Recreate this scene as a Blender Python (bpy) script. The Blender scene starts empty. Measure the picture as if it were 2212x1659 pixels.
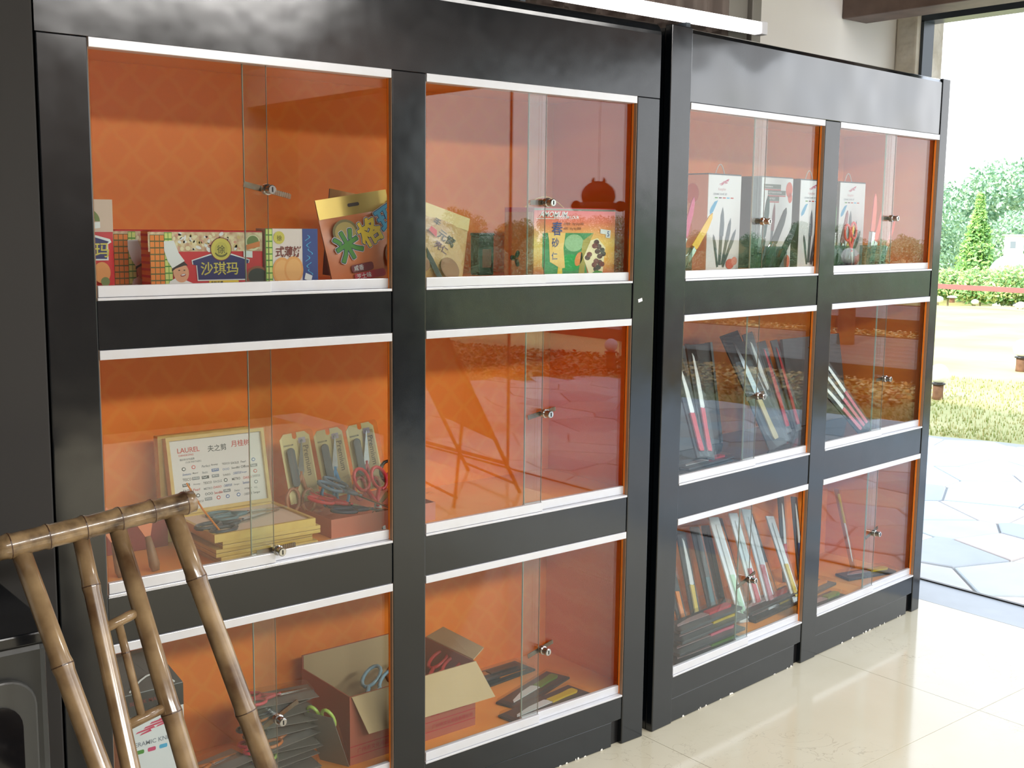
import bpy, bmesh, math, random
from mathutils import Vector, Matrix
R = math.radians
sc = bpy.context.scene
COL = sc.collection
random.seed(7)

# ------------------------------------------------------------------ camera
cam = bpy.data.objects.new('camera', bpy.data.cameras.new('camera'))
COL.objects.link(cam)
YAW, PITCH, ROLL = R(39.3044753), R(-7.89030892), R(0.65385848)
fw = Vector((math.sin(YAW)*math.cos(PITCH), math.cos(YAW)*math.cos(PITCH), math.sin(PITCH)))
rt = Vector((math.cos(YAW), -math.sin(YAW), 0)); up = rt.cross(fw)
r2 = rt*math.cos(ROLL)+up*math.sin(ROLL); u2 = -rt*math.sin(ROLL)+up*math.cos(ROLL)
m = Matrix((r2, u2, -fw)).transposed().to_4x4(); m.translation = Vector((0, -2.2302, 1.4665))
cam.matrix_world = m
cam.data.sensor_width = 36; cam.data.lens = 2514.87*36/2212; cam.data.clip_end = 500; cam.data.clip_start = .05
sc.camera = cam
# ------------------------------------------------------------------ world, sun, lamps, exposure
w = bpy.data.worlds.new('sky'); sc.world = w; w.use_nodes = True
nt = w.node_tree; bg = nt.nodes['Background']
tc = nt.nodes.new('ShaderNodeTexCoord'); sep = nt.nodes.new('ShaderNodeSeparateXYZ')
rp = nt.nodes.new('ShaderNodeValToRGB')
nt.links.new(tc.outputs['Generated'], sep.inputs[0]); nt.links.new(sep.outputs['Z'], rp.inputs[0]); nt.links.new(rp.outputs[0], bg.inputs[0])
rp.color_ramp.elements[0].position = 0; rp.color_ramp.elements[0].color = (1, 1, 1, 1)
rp.color_ramp.elements[1].position = .7; rp.color_ramp.elements[1].color = (.62, .78, 1, 1)
bg.inputs[1].default_value = 2.9
sl = bpy.data.lights.new('sun', 'SUN'); sl.energy = 6.0; sl.angle = R(4); sl.color = (1, .94, .82)
so = bpy.data.objects.new('sun', sl); COL.objects.link(so)
so.rotation_euler = Vector((.70, -.12, -.62)).to_track_quat('-Z', 'Y').to_euler()
def area(name, loc, sx, sy, e, col=(1, .97, .93), tgt=None):
    l = bpy.data.lights.new(name, 'AREA'); l.shape = 'RECTANGLE'; l.size = sx; l.size_y = sy; l.energy = e; l.color = col
    o = bpy.data.objects.new(name, l); COL.objects.link(o); o.location = loc
    if tgt: o.rotation_euler = (Vector(tgt)-Vector(loc)).to_track_quat('-Z', 'Y').to_euler()
    return o
area('unseen_ceiling_light', (0.6, -4.9, 2.93), 2.2, .8, 235)
area('unseen_ceiling_light', (3.0, -4.6, 2.93), 1.8, .8, 235)
area('unseen_ceiling_light', (3.3, -1.6, 2.93), 1.2, .5, 42)  # out-of-view light added to brighten the wall above the cabinets
sc.view_settings.view_transform = 'Standard'; sc.view_settings.look = 'None'
sc.view_settings.exposure = 0.0; sc.view_settings.gamma = 1; sc.view_settings.use_curve_mapping = False
try: sc.cycles.transparent_max_bounces = 32
except Exception: pass

# ------------------------------------------------------------------ materials
def lin(c):
    if isinstance(c, str): c = [int(c[i:i+2], 16) for i in (0, 2, 4)]
    return tuple(((v/255)/12.92 if v/255 <= .04045 else ((v/255+.055)/1.055)**2.4) for v in c)+(1,)
MC = {}
def mat(name, c, rough=.5, metal=0, spec=.5, coat=0, noise=None, bump=None, emit=0):
    """noise=(scale, amount, second colour), bump=(scale, strength, distance)"""
    if name in MC: return MC[name]
    M = bpy.data.materials.new(name); M.use_nodes = True; n = M.node_tree; b = n.nodes['Principled BSDF']
    b.inputs['Base Color'].default_value = lin(c); b.inputs['Roughness'].default_value = rough
    b.inputs['Metallic'].default_value = metal; b.inputs['Specular IOR Level'].default_value = spec
    b.inputs['Coat Weight'].default_value = coat; b.inputs['Coat Roughness'].default_value = .08
    co = n.nodes.new('ShaderNodeTexCoord')
    if noise:
        t = n.nodes.new('ShaderNodeTexNoise'); t.inputs['Scale'].default_value = noise[0]; t.inputs['Detail'].default_value = 6
        mr = n.nodes.new('ShaderNodeMapRange'); mr.inputs[1].default_value = .35; mr.inputs[2].default_value = .7; mr.inputs[4].default_value = noise[1]
        mx = n.nodes.new('ShaderNodeMix'); mx.data_type = 'RGBA'
        mx.inputs[6].default_value = lin(c); mx.inputs[7].default_value = lin(noise[2])
        n.links.new(co.outputs['Object'], t.inputs['Vector']); n.links.new(t.outputs[0], mr.inputs[0]); n.links.new(mr.outputs[0], mx.inputs[0])
        n.links.new(mx.outputs[2], b.inputs['Base Color'])
    if bump:
        t = n.nodes.new('ShaderNodeTexNoise'); t.inputs['Scale'].default_value = bump[0]; t.inputs['Detail'].default_value = 3
        bp = n.nodes.new('ShaderNodeBump'); bp.inputs['Strength'].default_value = bump[1]; bp.inputs['Distance'].default_value = bump[2]
        n.links.new(co.outputs['Object'], t.inputs['Vector']); n.links.new(t.outputs[0], bp.inputs['Height']); n.links.new(bp.outputs[0], b.inputs['Normal'])
    if emit:
        b.inputs['Emission Color'].default_value = lin(c); b.inputs['Emission Strength'].default_value = emit
    MC[name] = M; return M
def clear_mat(name, tint, f0=.045, rough=0.0):
    """thin clear sheet: straight-through transmission plus a Schlick mirror reflection, same for every ray"""
    if name in MC: return MC[name]
    M = bpy.data.materials.new(name); M.use_nodes = True; n = M.node_tree; n.nodes.clear()
    out = n.nodes.new('ShaderNodeOutputMaterial'); tr = n.nodes.new('ShaderNodeBsdfTransparent'); gl = n.nodes.new('ShaderNodeBsdfGlossy')
    gl.inputs['Roughness'].default_value = rough; tr.inputs[0].default_value = lin(tint)
    ge = n.nodes.new('ShaderNodeNewGeometry'); d = n.nodes.new('ShaderNodeVectorMath'); d.operation = 'DOT_PRODUCT'
    n.links.new(ge.outputs['Normal'], d.inputs[0]); n.links.new(ge.outputs['Incoming'], d.inputs[1])
    def mt(op, a, bb):
        k = n.nodes.new('ShaderNodeMath'); k.operation = op
        for i, v in enumerate((a, bb)):
            if v is None: continue
            if isinstance(v, (int, float)): k.inputs[i].default_value = v
            else: n.links.new(v, k.inputs[i])
        return k.outputs[0]
    a = mt('ABSOLUTE', d.outputs['Value'], None); s = mt('SUBTRACT', 1, a); p = mt('POWER', s, 5); q = mt('MULTIPLY', p, 1-f0); f = mt('ADD', q, f0)
    mx = n.nodes.new('ShaderNodeMixShader'); n.links.new(f, mx.inputs[0]); n.links.new(tr.outputs[0], mx.inputs[1]); n.links.new(gl.outputs[0], mx.inputs[2])
    n.links.new(mx.outputs[0], out.inputs[0]); MC[name] = M; return M
GLASS = clear_mat('pane_glass', (248, 252, 251), .045)
FILM = clear_mat('clear_film', (250, 250, 250), .03, .02)
EDGE = mat('glass_edge', (170, 190, 178), .2); EDGE_D = mat('glass_edge_dark', (120, 108, 94), .2)
def lacquer(name, c):
    M = mat(name, c, .2, bump=(3.5, .12, .02)); n = M.node_tree; b = n.nodes['Principled BSDF']
    co = [x for x in n.nodes if x.type == 'TEX_COORD'][0]
    t = n.nodes.new('ShaderNodeTexNoise'); t.inputs['Scale'].default_value = 14; t.inputs['Detail'].default_value = 8
    mr = n.nodes.new('ShaderNodeMapRange'); mr.inputs[3].default_value = .10; mr.inputs[4].default_value = .22
    n.links.new(co.outputs['Object'], t.inputs['Vector']); n.links.new(t.outputs[0], mr.inputs[0]); n.links.new(mr.outputs[0], b.inputs['Roughness'])
    b.inputs['Specular IOR Level'].default_value = .75
    return M
BLACK = lacquer('black_lacquer', (13, 18, 23))
FASCIA = lacquer('wavy_lacquer', (15, 18, 21)); _b = [x for x in FASCIA.node_tree.nodes if x.type == 'BUMP'][0]; _b.inputs['Strength'].default_value = .7; _b.inputs['Distance'].default_value = .055; _pb = FASCIA.node_tree.nodes['Principled BSDF']; _pb.inputs['Coat Weight'].default_value = .9; _pb.inputs['Coat Roughness'].default_value = .08
for _t in [x for x in FASCIA.node_tree.nodes if x.type == 'TEX_NOISE' and x.inputs['Scale'].default_value < 5]: _t.inputs['Scale'].default_value = 3.0; _t.inputs['Detail'].default_value = 1.2
def wallpaper():
    M = mat('orange_wallpaper', (240, 130, 28), .55); n = M.node_tree; b = n.nodes['Principled BSDF']
    co = [x for x in n.nodes if x.type == 'TEX_COORD'][0]
    mp = n.nodes.new('ShaderNodeMapping'); mp.inputs['Rotation'].default_value = (0, R(45), 0); mp.inputs['Scale'].default_value = (9, 9, 9)
    n.links.new(co.outputs['Object'], mp.inputs[0])
    mx = n.nodes.new('ShaderNodeMath'); mx.operation = 'MAXIMUM'
    for ax, i in (('X', 0), ('Z', 1)):
        wv = n.nodes.new('ShaderNodeTexWave'); wv.bands_direction = ax; wv.inputs['Scale'].default_value = .55
        wv.inputs['Distortion'].default_value = 2.2; wv.inputs['Detail'].default_value = 2; wv.inputs['Detail Scale'].default_value = 3
        n.links.new(mp.outputs[0], wv.inputs[0]); n.links.new(wv.outputs['Fac'], mx.inputs[i])
    mr = n.nodes.new('ShaderNodeMapRange'); mr.inputs[1].default_value = .8; mr.inputs[2].default_value = 1; mr.inputs[4].default_value = .3
    mc = n.nodes.new('ShaderNodeMix'); mc.data_type = 'RGBA'; mc.inputs[6].default_value = lin((240, 128, 30)); mc.inputs[7].default_value = lin((244, 156, 54))
    n.links.new(mx.outputs[0], mr.inputs[0]); n.links.new(mr.outputs[0], mc.inputs[0]); n.links.new(mc.outputs[2], b.inputs['Base Color'])
    return M
ORANGE = wallpaper()
ORANGE_SH = mat('orange_shelf_paper', (242, 150, 60), .35, noise=(9, .5, (246, 176, 90)))
RAIL = mat('white_aluminium', (216, 218, 224), .3, .25, noise=(20, .15, (190, 180, 165)))
BEIGE = mat('board_edge', (150, 118, 92), .7)
STEEL = mat('bright_steel', (190, 190, 188), .22, 1); STEEL_D = mat('worn_steel', (120, 112, 100), .35, .9, noise=(60, .6, (120, 70, 30)))
WHITE = mat('white_card', (225, 224, 226), .5); WHITE_P = mat('white_ceramic', (235, 236, 238), .25)
DARK = mat('dark_tray', (52, 52, 54), .35); BLK = mat('black_plastic', (18, 18, 20), .3)
def C(name, c, r=.5, **k): return mat(name, c, r, **k)

# ------------------------------------------------------------------ text, made in one batch
TEXTS = ['沙琪玛', '玛', '香酥芝麻', '式薄饼', '米', '格', '玛丽', '咸香', '芝士味', '手', '元窝', '壳仁', 'AMOMUM', 'VILLOSUM LOUR', '春', '砂', '仁', '净含量：70g (35g×2袋)', '规格：35g 20g 袋装',
 'LAUREL', 'DANGKONG', '夫之剪', '月桂树', '我们的合作品牌', 'OUR PARTNERS', 'PLUS', 'EAGLE', 'smiggle', 'Sanger', 'QUICK', 'OOO', 'CARREFOUR', 'Tiger', 'Pearl', 'VG', 'Sumitomo', 'Perfect', 'Swordfish', 'METRO', 'Quill', 'Maped', 'Amway', 'Office', 'DAISO', 'NKOK', 'Bazic', 'TESCO', 'Swiss',
 'Premium', 'KINGDOM', 'Kangdun', 'CERAMIC KNIFE SET', 'Галерейные', 'кухонные ножи', 'мастера', 'BLACK MATT', 'CERAMIC KNIFE', '小心轻放', '广州市文化用品有限公司', '数量：', '徐', '¥8', '5', '7', 'QS']
TM = {}
_tmp = []
for s in TEXTS:
    cu = bpy.data.curves.new('t', 'FONT'); cu.body = s; cu.size = 1; cu.align_x = 'LEFT'; cu.resolution_u = 2; cu.offset = .012
    o = bpy.data.objects.new('t', cu); COL.objects.link(o); _tmp.append((s, o))
bpy.context.view_layer.update(); dg = bpy.context.evaluated_depsgraph_get()
for s, o in _tmp:
    me = bpy.data.meshes.new_from_object(o.evaluated_get(dg))
    xs = [v.co.x for v in me.vertices] or [0, 1]; ys = [v.co.y for v in me.vertices] or [0, 1]
    TM[s] = (me, min(xs), max(xs), min(ys), max(ys))
for s, o in _tmp:
    cu = o.data; bpy.data.objects.remove(o); bpy.data.curves.remove(cu)

# ------------------------------------------------------------------ mesh helpers
class MB:
    def __init__(s): s.v = []; s.f = []; s.m = []; s.mats = []
    def _m(s, mt):
        if mt is None: return 0
        if mt not in s.mats: s.mats.append(mt)
        return s.mats.index(mt)
    def add(s, vs, fs, mt=None, X=None):
        k = len(s.v); i = s._m(mt)
        s.v += [tuple(X @ Vector(p)) if X else tuple(p) for p in vs]
        for f in fs: s.f.append([a+k for a in f]); s.m.append(i)
        return s
    def box(s, a, b, mt=None, X=None):
        (x0, y0, z0), (x1, y1, z1) = a, b
        vs = [(x0,y0,z0),(x1,y0,z0),(x1,y1,z0),(x0,y1,z0),(x0,y0,z1),(x1,y0,z1),(x1,y1,z1),(x0,y1,z1)]
        return s.add(vs, [(0,3,2,1),(4,5,6,7),(0,1,5,4),(1,2,6,5),(2,3,7,6),(3,0,4,7)], mt, X)
    def tube(s, pts, rad, n=10, mt=None, cap=True, X=None):
        pts = [Vector(p) for p in pts]; k = len(pts); rad = rad if isinstance(rad, (list, tuple)) else [rad]*k
        vs = []; fs = []
        t0 = (pts[1]-pts[0]).normalized(); a = t0.orthogonal().normalized()
        for i, p in enumerate(pts):
            t = (pts[min(i+1, k-1)]-pts[max(i-1, 0)]).normalized(); a = (a-t*a.dot(t)).normalized(); b = t.cross(a)
            for j in range(n):
                q = 2*math.pi*j/n; vs.append(p+(a*math.cos(q)+b*math.sin(q))*rad[i])
        for i in range(k-1):
            for j in range(n): fs.append((i*n+j, i*n+(j+1) % n, (i+1)*n+(j+1) % n, (i+1)*n+j))
        if cap: fs.append(tuple(range(n))[::-1]); fs.append(tuple(range((k-1)*n, k*n)))
        return s.add(vs, fs, mt, X)
    def lathe(s, prof, n=16, mt=None, X=None):
        vs = []; fs = []
        for r, z in prof:
            for j in range(n): q = 2*math.pi*j/n; vs.append((r*math.cos(q), r*math.sin(q), z))
        for i in range(len(prof)-1):
            for j in range(n): fs.append((i*n+j, i*n+(j+1) % n, (i+1)*n+(j+1) % n, (i+1)*n+j))
        fs.append(tuple(range(n))[::-1]); fs.append(tuple(range((len(prof)-1)*n, len(prof)*n)))
        return s.add(vs, fs, mt, X)
    def ball(s, c, r, n=16, mt=None, X=None):
        rx, ry, rz = r if isinstance(r, tuple) else (r, r, r)
        prof = [(math.sin(math.pi*i/10)+1e-4, -math.cos(math.pi*i/10)) for i in range(11)]
        Y = Matrix.Translation(c) @ Matrix.Diagonal((rx, ry, rz, 1))
        return s.lathe(prof, n, mt, (X @ Y) if X else Y)
    def prism(s, poly, y0, y1, mt=None, X=None):
        """poly in (x,z), extruded along y"""
        k = len(poly); vs = [(x, y0, z) for x, z in poly]+[(x, y1, z) for x, z in poly]
        return s.add(vs, [tuple(range(k)), tuple(range(k, 2*k))[::-1]]+[(i, i+k, (i+1) % k+k, (i+1) % k) for i in range(k)], mt, X)
    def flat(s, poly, y, mt=None, X=None):
        return s.add([(x, y, z) for x, z in poly], [tuple(range(len(poly)))], mt, X)
    def build(s, name, mt=None, parent=None, bevel=0, smooth=False, loc=None):
        me = bpy.data.meshes.new(name); me.from_pydata(s.v, [], s.f)
        ms = s.mats or [mt]
        for q in ms: me.materials.append(q)
        if s.mats: me.polygons.foreach_set('material_index', s.m)
        if smooth: me.polygons.foreach_set('use_smooth', [True]*len(me.polygons))
        me.update()
        o = bpy.data.objects.new(name, me); COL.objects.link(o)
        if parent: o.parent = parent
        if loc: o.location = loc
        if bevel:
            b = o.modifiers.new('b', 'BEVEL'); b.width = bevel; b.segments = 2; b.limit_method = 'ANGLE'
        return o
def ell(cx, cz, rx, rz, n=24, rot=0):
    c, s = math.cos(rot), math.sin(rot)
    return [(cx+rx*math.cos(a)*c-rz*math.sin(a)*s, cz+rx*math.cos(a)*s+rz*math.sin(a)*c) for a in [2*math.pi*i/n for i in range(n)]]
def rrect(x0, z0, x1, z1, r, n=4):
    out = []
    for cx, cz, a0 in ((x1-r, z1-r, 0), (x0+r, z1-r, 90), (x0+r, z0+r, 180), (x1-r, z0+r, 270)):
        for i in range(n+1): a = R(a0+90*i/n); out.append((cx+r*math.cos(a), cz+r*math.sin(a)))
    return out
def put(mb, s, x, z, h, mt, y=-.0012, rot=0, wmax=None, fw=1.0, slant=0):
    """lettering into a mesh builder, lower-left at x,z on the plane y"""
    me, x0, x1, y0, y1 = TM[s]; k = h/max(y1-y0, .01); kx = k*fw
    if wmax: kx = min(kx, wmax/(x1-x0))
    X = Matrix.Translation((x, y, z)) @ Matrix.Rotation(-rot, 4, 'Y')
    vs = [X @ Vector(((v.co.x-x0)*kx+(v.co.y-y0)*k*slant, 0, (v.co.y-y0)*k)) for v in me.vertices]
    mb.add(vs, [tuple(p.vertices) for p in me.polygons], mt); return (x1-x0)*kx
def thing(name, label, cat, loc=(0, 0, 0), rz=0, group=None, kind=None, mx=None):
    o = bpy.data.objects.new(name, None); COL.objects.link(o); o.empty_display_size = .05
    if mx is not None: o.matrix_world = mx
    else: o.location = loc; o.rotation_euler = (0, 0, rz)
    if label: o['label'] = label
    if cat: o['category'] = cat
    if group: o['group'] = group
    if kind: o['kind'] = kind
    return o
def tag(o, label=None, cat=None, group=None, kind=None):
    for k, v in (('label', label), ('category', cat), ('group', group), ('kind', kind)):
        if v: o[k] = v
    return o
def copy_thing(root, mx, label=None, group=None):
    r = root.copy(); COL.objects.link(r); r.matrix_world = mx
    if label: r['label'] = label
    if group: r['group'] = group
    for ch in list(root.children):
        c = ch.copy(); COL.objects.link(c); c.parent = r
        for g in ch.children:
            d = g.copy(); COL.objects.link(d); d.parent = c
    return r
# frame of the far cabinet, turned a little from the near one
AB = R(4.917970)
MB_ = Matrix.Translation((2.3639, .001, 0)) @ Matrix.Rotation(AB, 4, 'Z')
def bw(s, d, z): return MB_ @ Vector((s, d, z))

# ------------------------------------------------------------------ room shell
PLASTER = mat('plaster_wall', (236, 233, 228), .8, noise=(1.5, .5, (222, 217, 210)))
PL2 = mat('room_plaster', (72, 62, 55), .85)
def struct(name, mb, mt, **k):
    o = mb.build(name, mt, **k); o['kind'] = 'structure'; return o
def marble():
    M = mat('cream_marble', (214, 208, 188), .1); n = M.node_tree; b = n.nodes['Principled BSDF']
    ge = n.nodes.new('ShaderNodeNewGeometry')
    def ns(sc_, det, dist=0):
        t = n.nodes.new('ShaderNodeTexNoise'); t.inputs['Scale'].default_value = sc_; t.inputs['Detail'].default_value = det; t.inputs['Distortion'].default_value = dist
        n.links.new(ge.outputs['Position'], t.inputs['Vector']); return t
    t1 = ns(2.2, 8, .6); t2 = ns(6, 9, 2.2)
    ab = n.nodes.new('ShaderNodeMath'); ab.operation = 'SUBTRACT'; ab.inputs[1].default_value = .5; n.links.new(t2.outputs[0], ab.inputs[0])
    a2 = n.nodes.new('ShaderNodeMath'); a2.operation = 'ABSOLUTE'; n.links.new(ab.outputs[0], a2.inputs[0])
    mr = n.nodes.new('ShaderNodeMapRange'); mr.inputs[1].default_value = 0; mr.inputs[2].default_value = .008; mr.inputs[3].default_value = .4; mr.inputs[4].default_value = 0
    n.links.new(a2.outputs[0], mr.inputs[0])
    t3 = ns(1.6, 2); mr3 = n.nodes.new('ShaderNodeMapRange'); mr3.inputs[1].default_value = .48; mr3.inputs[2].default_value = .62; n.links.new(t3.outputs[0], mr3.inputs[0])
    mu = n.nodes.new('ShaderNodeMath'); mu.operation = 'MULTIPLY'; n.links.new(mr.outputs[0], mu.inputs[0]); n.links.new(mr3.outputs[0], mu.inputs[1])
    m1 = n.nodes.new('ShaderNodeMix'); m1.data_type = 'RGBA'; m1.inputs[6].default_value = lin((222, 216, 196)); m1.inputs[7].default_value = lin((200, 192, 166)); n.links.new(t1.outputs[0], m1.inputs[0])
    m2 = n.nodes.new('ShaderNodeMix'); m2.data_type = 'RGBA'; m2.inputs[7].default_value = lin((130, 112, 88)); n.links.new(mu.outputs[0], m2.inputs[0]); n.links.new(m1.outputs[2], m2.inputs[6])
    n.links.new(m2.outputs[2], b.inputs['Base Color']); return M
MARBLE = marble()
fl = thing('floor', None, None, kind='structure')
tag(MB().box((-2.6, -5.6, -.06), (4.34, .6, -.006)).build('joint_bed', C('joint', (120, 100, 78), .9), fl), kind='structure')
P = .945; G = .0008
tile = None
tx = [2.33+P*i for i in range(-6, 2)]
for x in tx:
    for j in range(-6, 2):
        y0 = -.51+P*j; x0, x1 = x, min(x+P, 4.10); y1 = min(y0+P, .6)
        if x0 > 4.05 or y0 > .55 or y0 < -5.9: continue
        if abs(x1-x0-P) < 1e-6 and abs(y1-y0-P) < 1e-6 and tile:
            o = tile.copy(); COL.objects.link(o); o.location = (x0, y0, 0); continue
        o = MB().box((G, G, -.02), (x1-x0-G, y1-y0-G, 0)).build('floor_tile', MARBLE, fl, loc=(x0, y0, 0))
        if abs(x1-x0-P) < 1e-6 and abs(y1-y0-P) < 1e-6: tile = o
SILL = mat('grey_sill_stone', (170, 178, 186), .35, noise=(6, .6, (150, 156, 164)))
sill = MB(); sill.add([(4.155, .6, -.02), (4.345, .6, -.02), (4.345, -5.6, -.02), (4.10, -.0, -.02), (4.10, -5.6, -.02), (4.155, .6, .001), (4.345, .6, .001), (4.345, -5.6, .001), (4.10, 0, .001), (4.10, -5.6, .001)],
    [(0, 1, 2, 4, 3), (5, 8, 9, 7, 6), (0, 3, 8, 5), (3, 4, 9, 8), (4, 2, 7, 9), (2, 1, 6, 7), (1, 0, 5, 6)])
# the stone sill lies between the tiles and the door track
sill = MB().box((4.10, -5.6, -.02), (4.335, .6, .0005)); struct('door_sill', sill, SILL)
struct('door_track', MB().box((4.336, -4.2, -.02), (4.352, .48, .006)), C('track_metal', (60, 58, 56), .3, metal=.7))
struct('wall_back', MB().box((-2.6, .58, -.02), (4.5, .7, 3.0)), PLASTER)
struct('wall_left', MB().box((-2.7, -5.6, -.1), (-2.6, .6, 3)), PL2)
struct('wall_front', MB().box((-2.7, -5.7, -.1), (4.5, -5.6, 3)), PL2)
wr = MB(); wr.box((4.35, -5.6, 2.33), (4.5, .58, 3)); wr.box((4.35, -5.6, -.1), (4.5, -4.2, 2.33)); struct('wall_right', wr, PL2)
struct('ceiling', MB().box((-2.7, -9, 3.0), (5.6, 6, 3.15)), PL2)
pier = MB(); pier.box((4.30, .482, 0), (4.5, .58, 3)); struct('trim_1', pier, mat('rough_plaster', (226, 220, 208), .9, noise=(7, .8, (196, 184, 160)), bump=(9, .8, .03)), bevel=.01)
FR = C('door_frame_metal', (64, 72, 80), .35, metal=.3)
df = MB(); df.box((4.325, .468, 0), (4.40, .482, 2.29)); df.box((4.325, -4.22, 2.285), (4.42, .482, 2.335)); df.box((4.325, -4.22, 0), (4.40, -4.17, 2.3)); struct('door_1', df, FR)
# closed sliding leaf at the far end of the opening (seen mirrored in the panes)
lf = MB(); lf.box((4.36, -3.135, .01), (4.372, -3.12, 2.285)); lf.box((4.36, -4.17, .01), (4.372, -4.155, 2.285)); lf.box((4.36, -4.155, .01), (4.372, -3.135, .03)); lf.box((4.36, -4.155, 2.26), (4.372, -3.135, 2.285))
dl = struct('door_2', lf, FR); tag(MB().box((4.364, -4.155, .03), (4.369, -3.135, 2.26)).build('pane', GLASS, dl), kind='structure')
TIMB = mat('brown_timber', (112, 92, 82), .55, noise=(12, .7, (80, 62, 54)))
bm = MB().box((3.93, -5.6, 2.262), (4.09, .58, 2.52)); struct('beam', bm, TIMB, bevel=.006)
# pillar / panel left of the near cabinet
struct('wall_panel', MB().box((.30, -.012, 0), (.695, .58, 3)), mat('dark_panel', (38, 35, 33), .7, noise=(2, .4, (30, 28, 27))), bevel=.004)
struct('wall_strip', MB().box((.20, -.004, 0), (.30, .58, 3)), C('grey_strip', (130, 132, 128), .7))
# window, curtain and tube lamp above the cabinets
wf = MB(); wf.box((3.20, .52, 2.0), (3.30, .58, 3)); wf.box((3.30, .50, 2.0), (3.35, .58, 3)); struct('window_1', wf, C('grey_frame', (128, 124, 116), .5), bevel=.003)
cv = MB(); NX = 120; vs = []; fs = []
for i in range(NX+1):
    x = 1.7+1.5*i/NX; y = .535+.018*math.sin(i*.62)+.01*math.sin(i*1.7)
    vs += [(x, y, 2.0), (x, y, 2.95)]
fs = [(2*i, 2*i+2, 2*i+3, 2*i+1) for i in range(NX)]
cur = MB().add(vs, fs).build('curtain', mat('curtain_cloth', (104, 96, 90), .9, noise=(3, .7, (140, 118, 108))), smooth=True)
tag(cur, 'grey brown folded curtain hanging behind the tops of the cabinets', 'curtain')
tl = thing('tube_lamp', 'long white fluorescent tube lamp behind the cabinet tops', 'lamp', (0, 0, 0))
MB().box((2.0, .425, 2.118), (3.262, .46, 2.158)).build('diffuser', mat('lit_diffuser', (255, 252, 250), .5, emit=2.2), tl, bevel=.004)
MB().box((3.262, .423, 2.116), (3.292, .462, 2.16)).build('end_cap', C('lamp_white', (235, 235, 240), .4), tl, bevel=.003)
MB().box((2.0, .462, 2.125), (3.29, .479, 2.15)).build('housing', C('lamp_white', (235, 235, 240)), tl)
for x in (2.2, 2.9): MB().box((x, .44, 1.99), (x+.02, .478, 2.117)).build('bracket', FR, tl)

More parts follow.
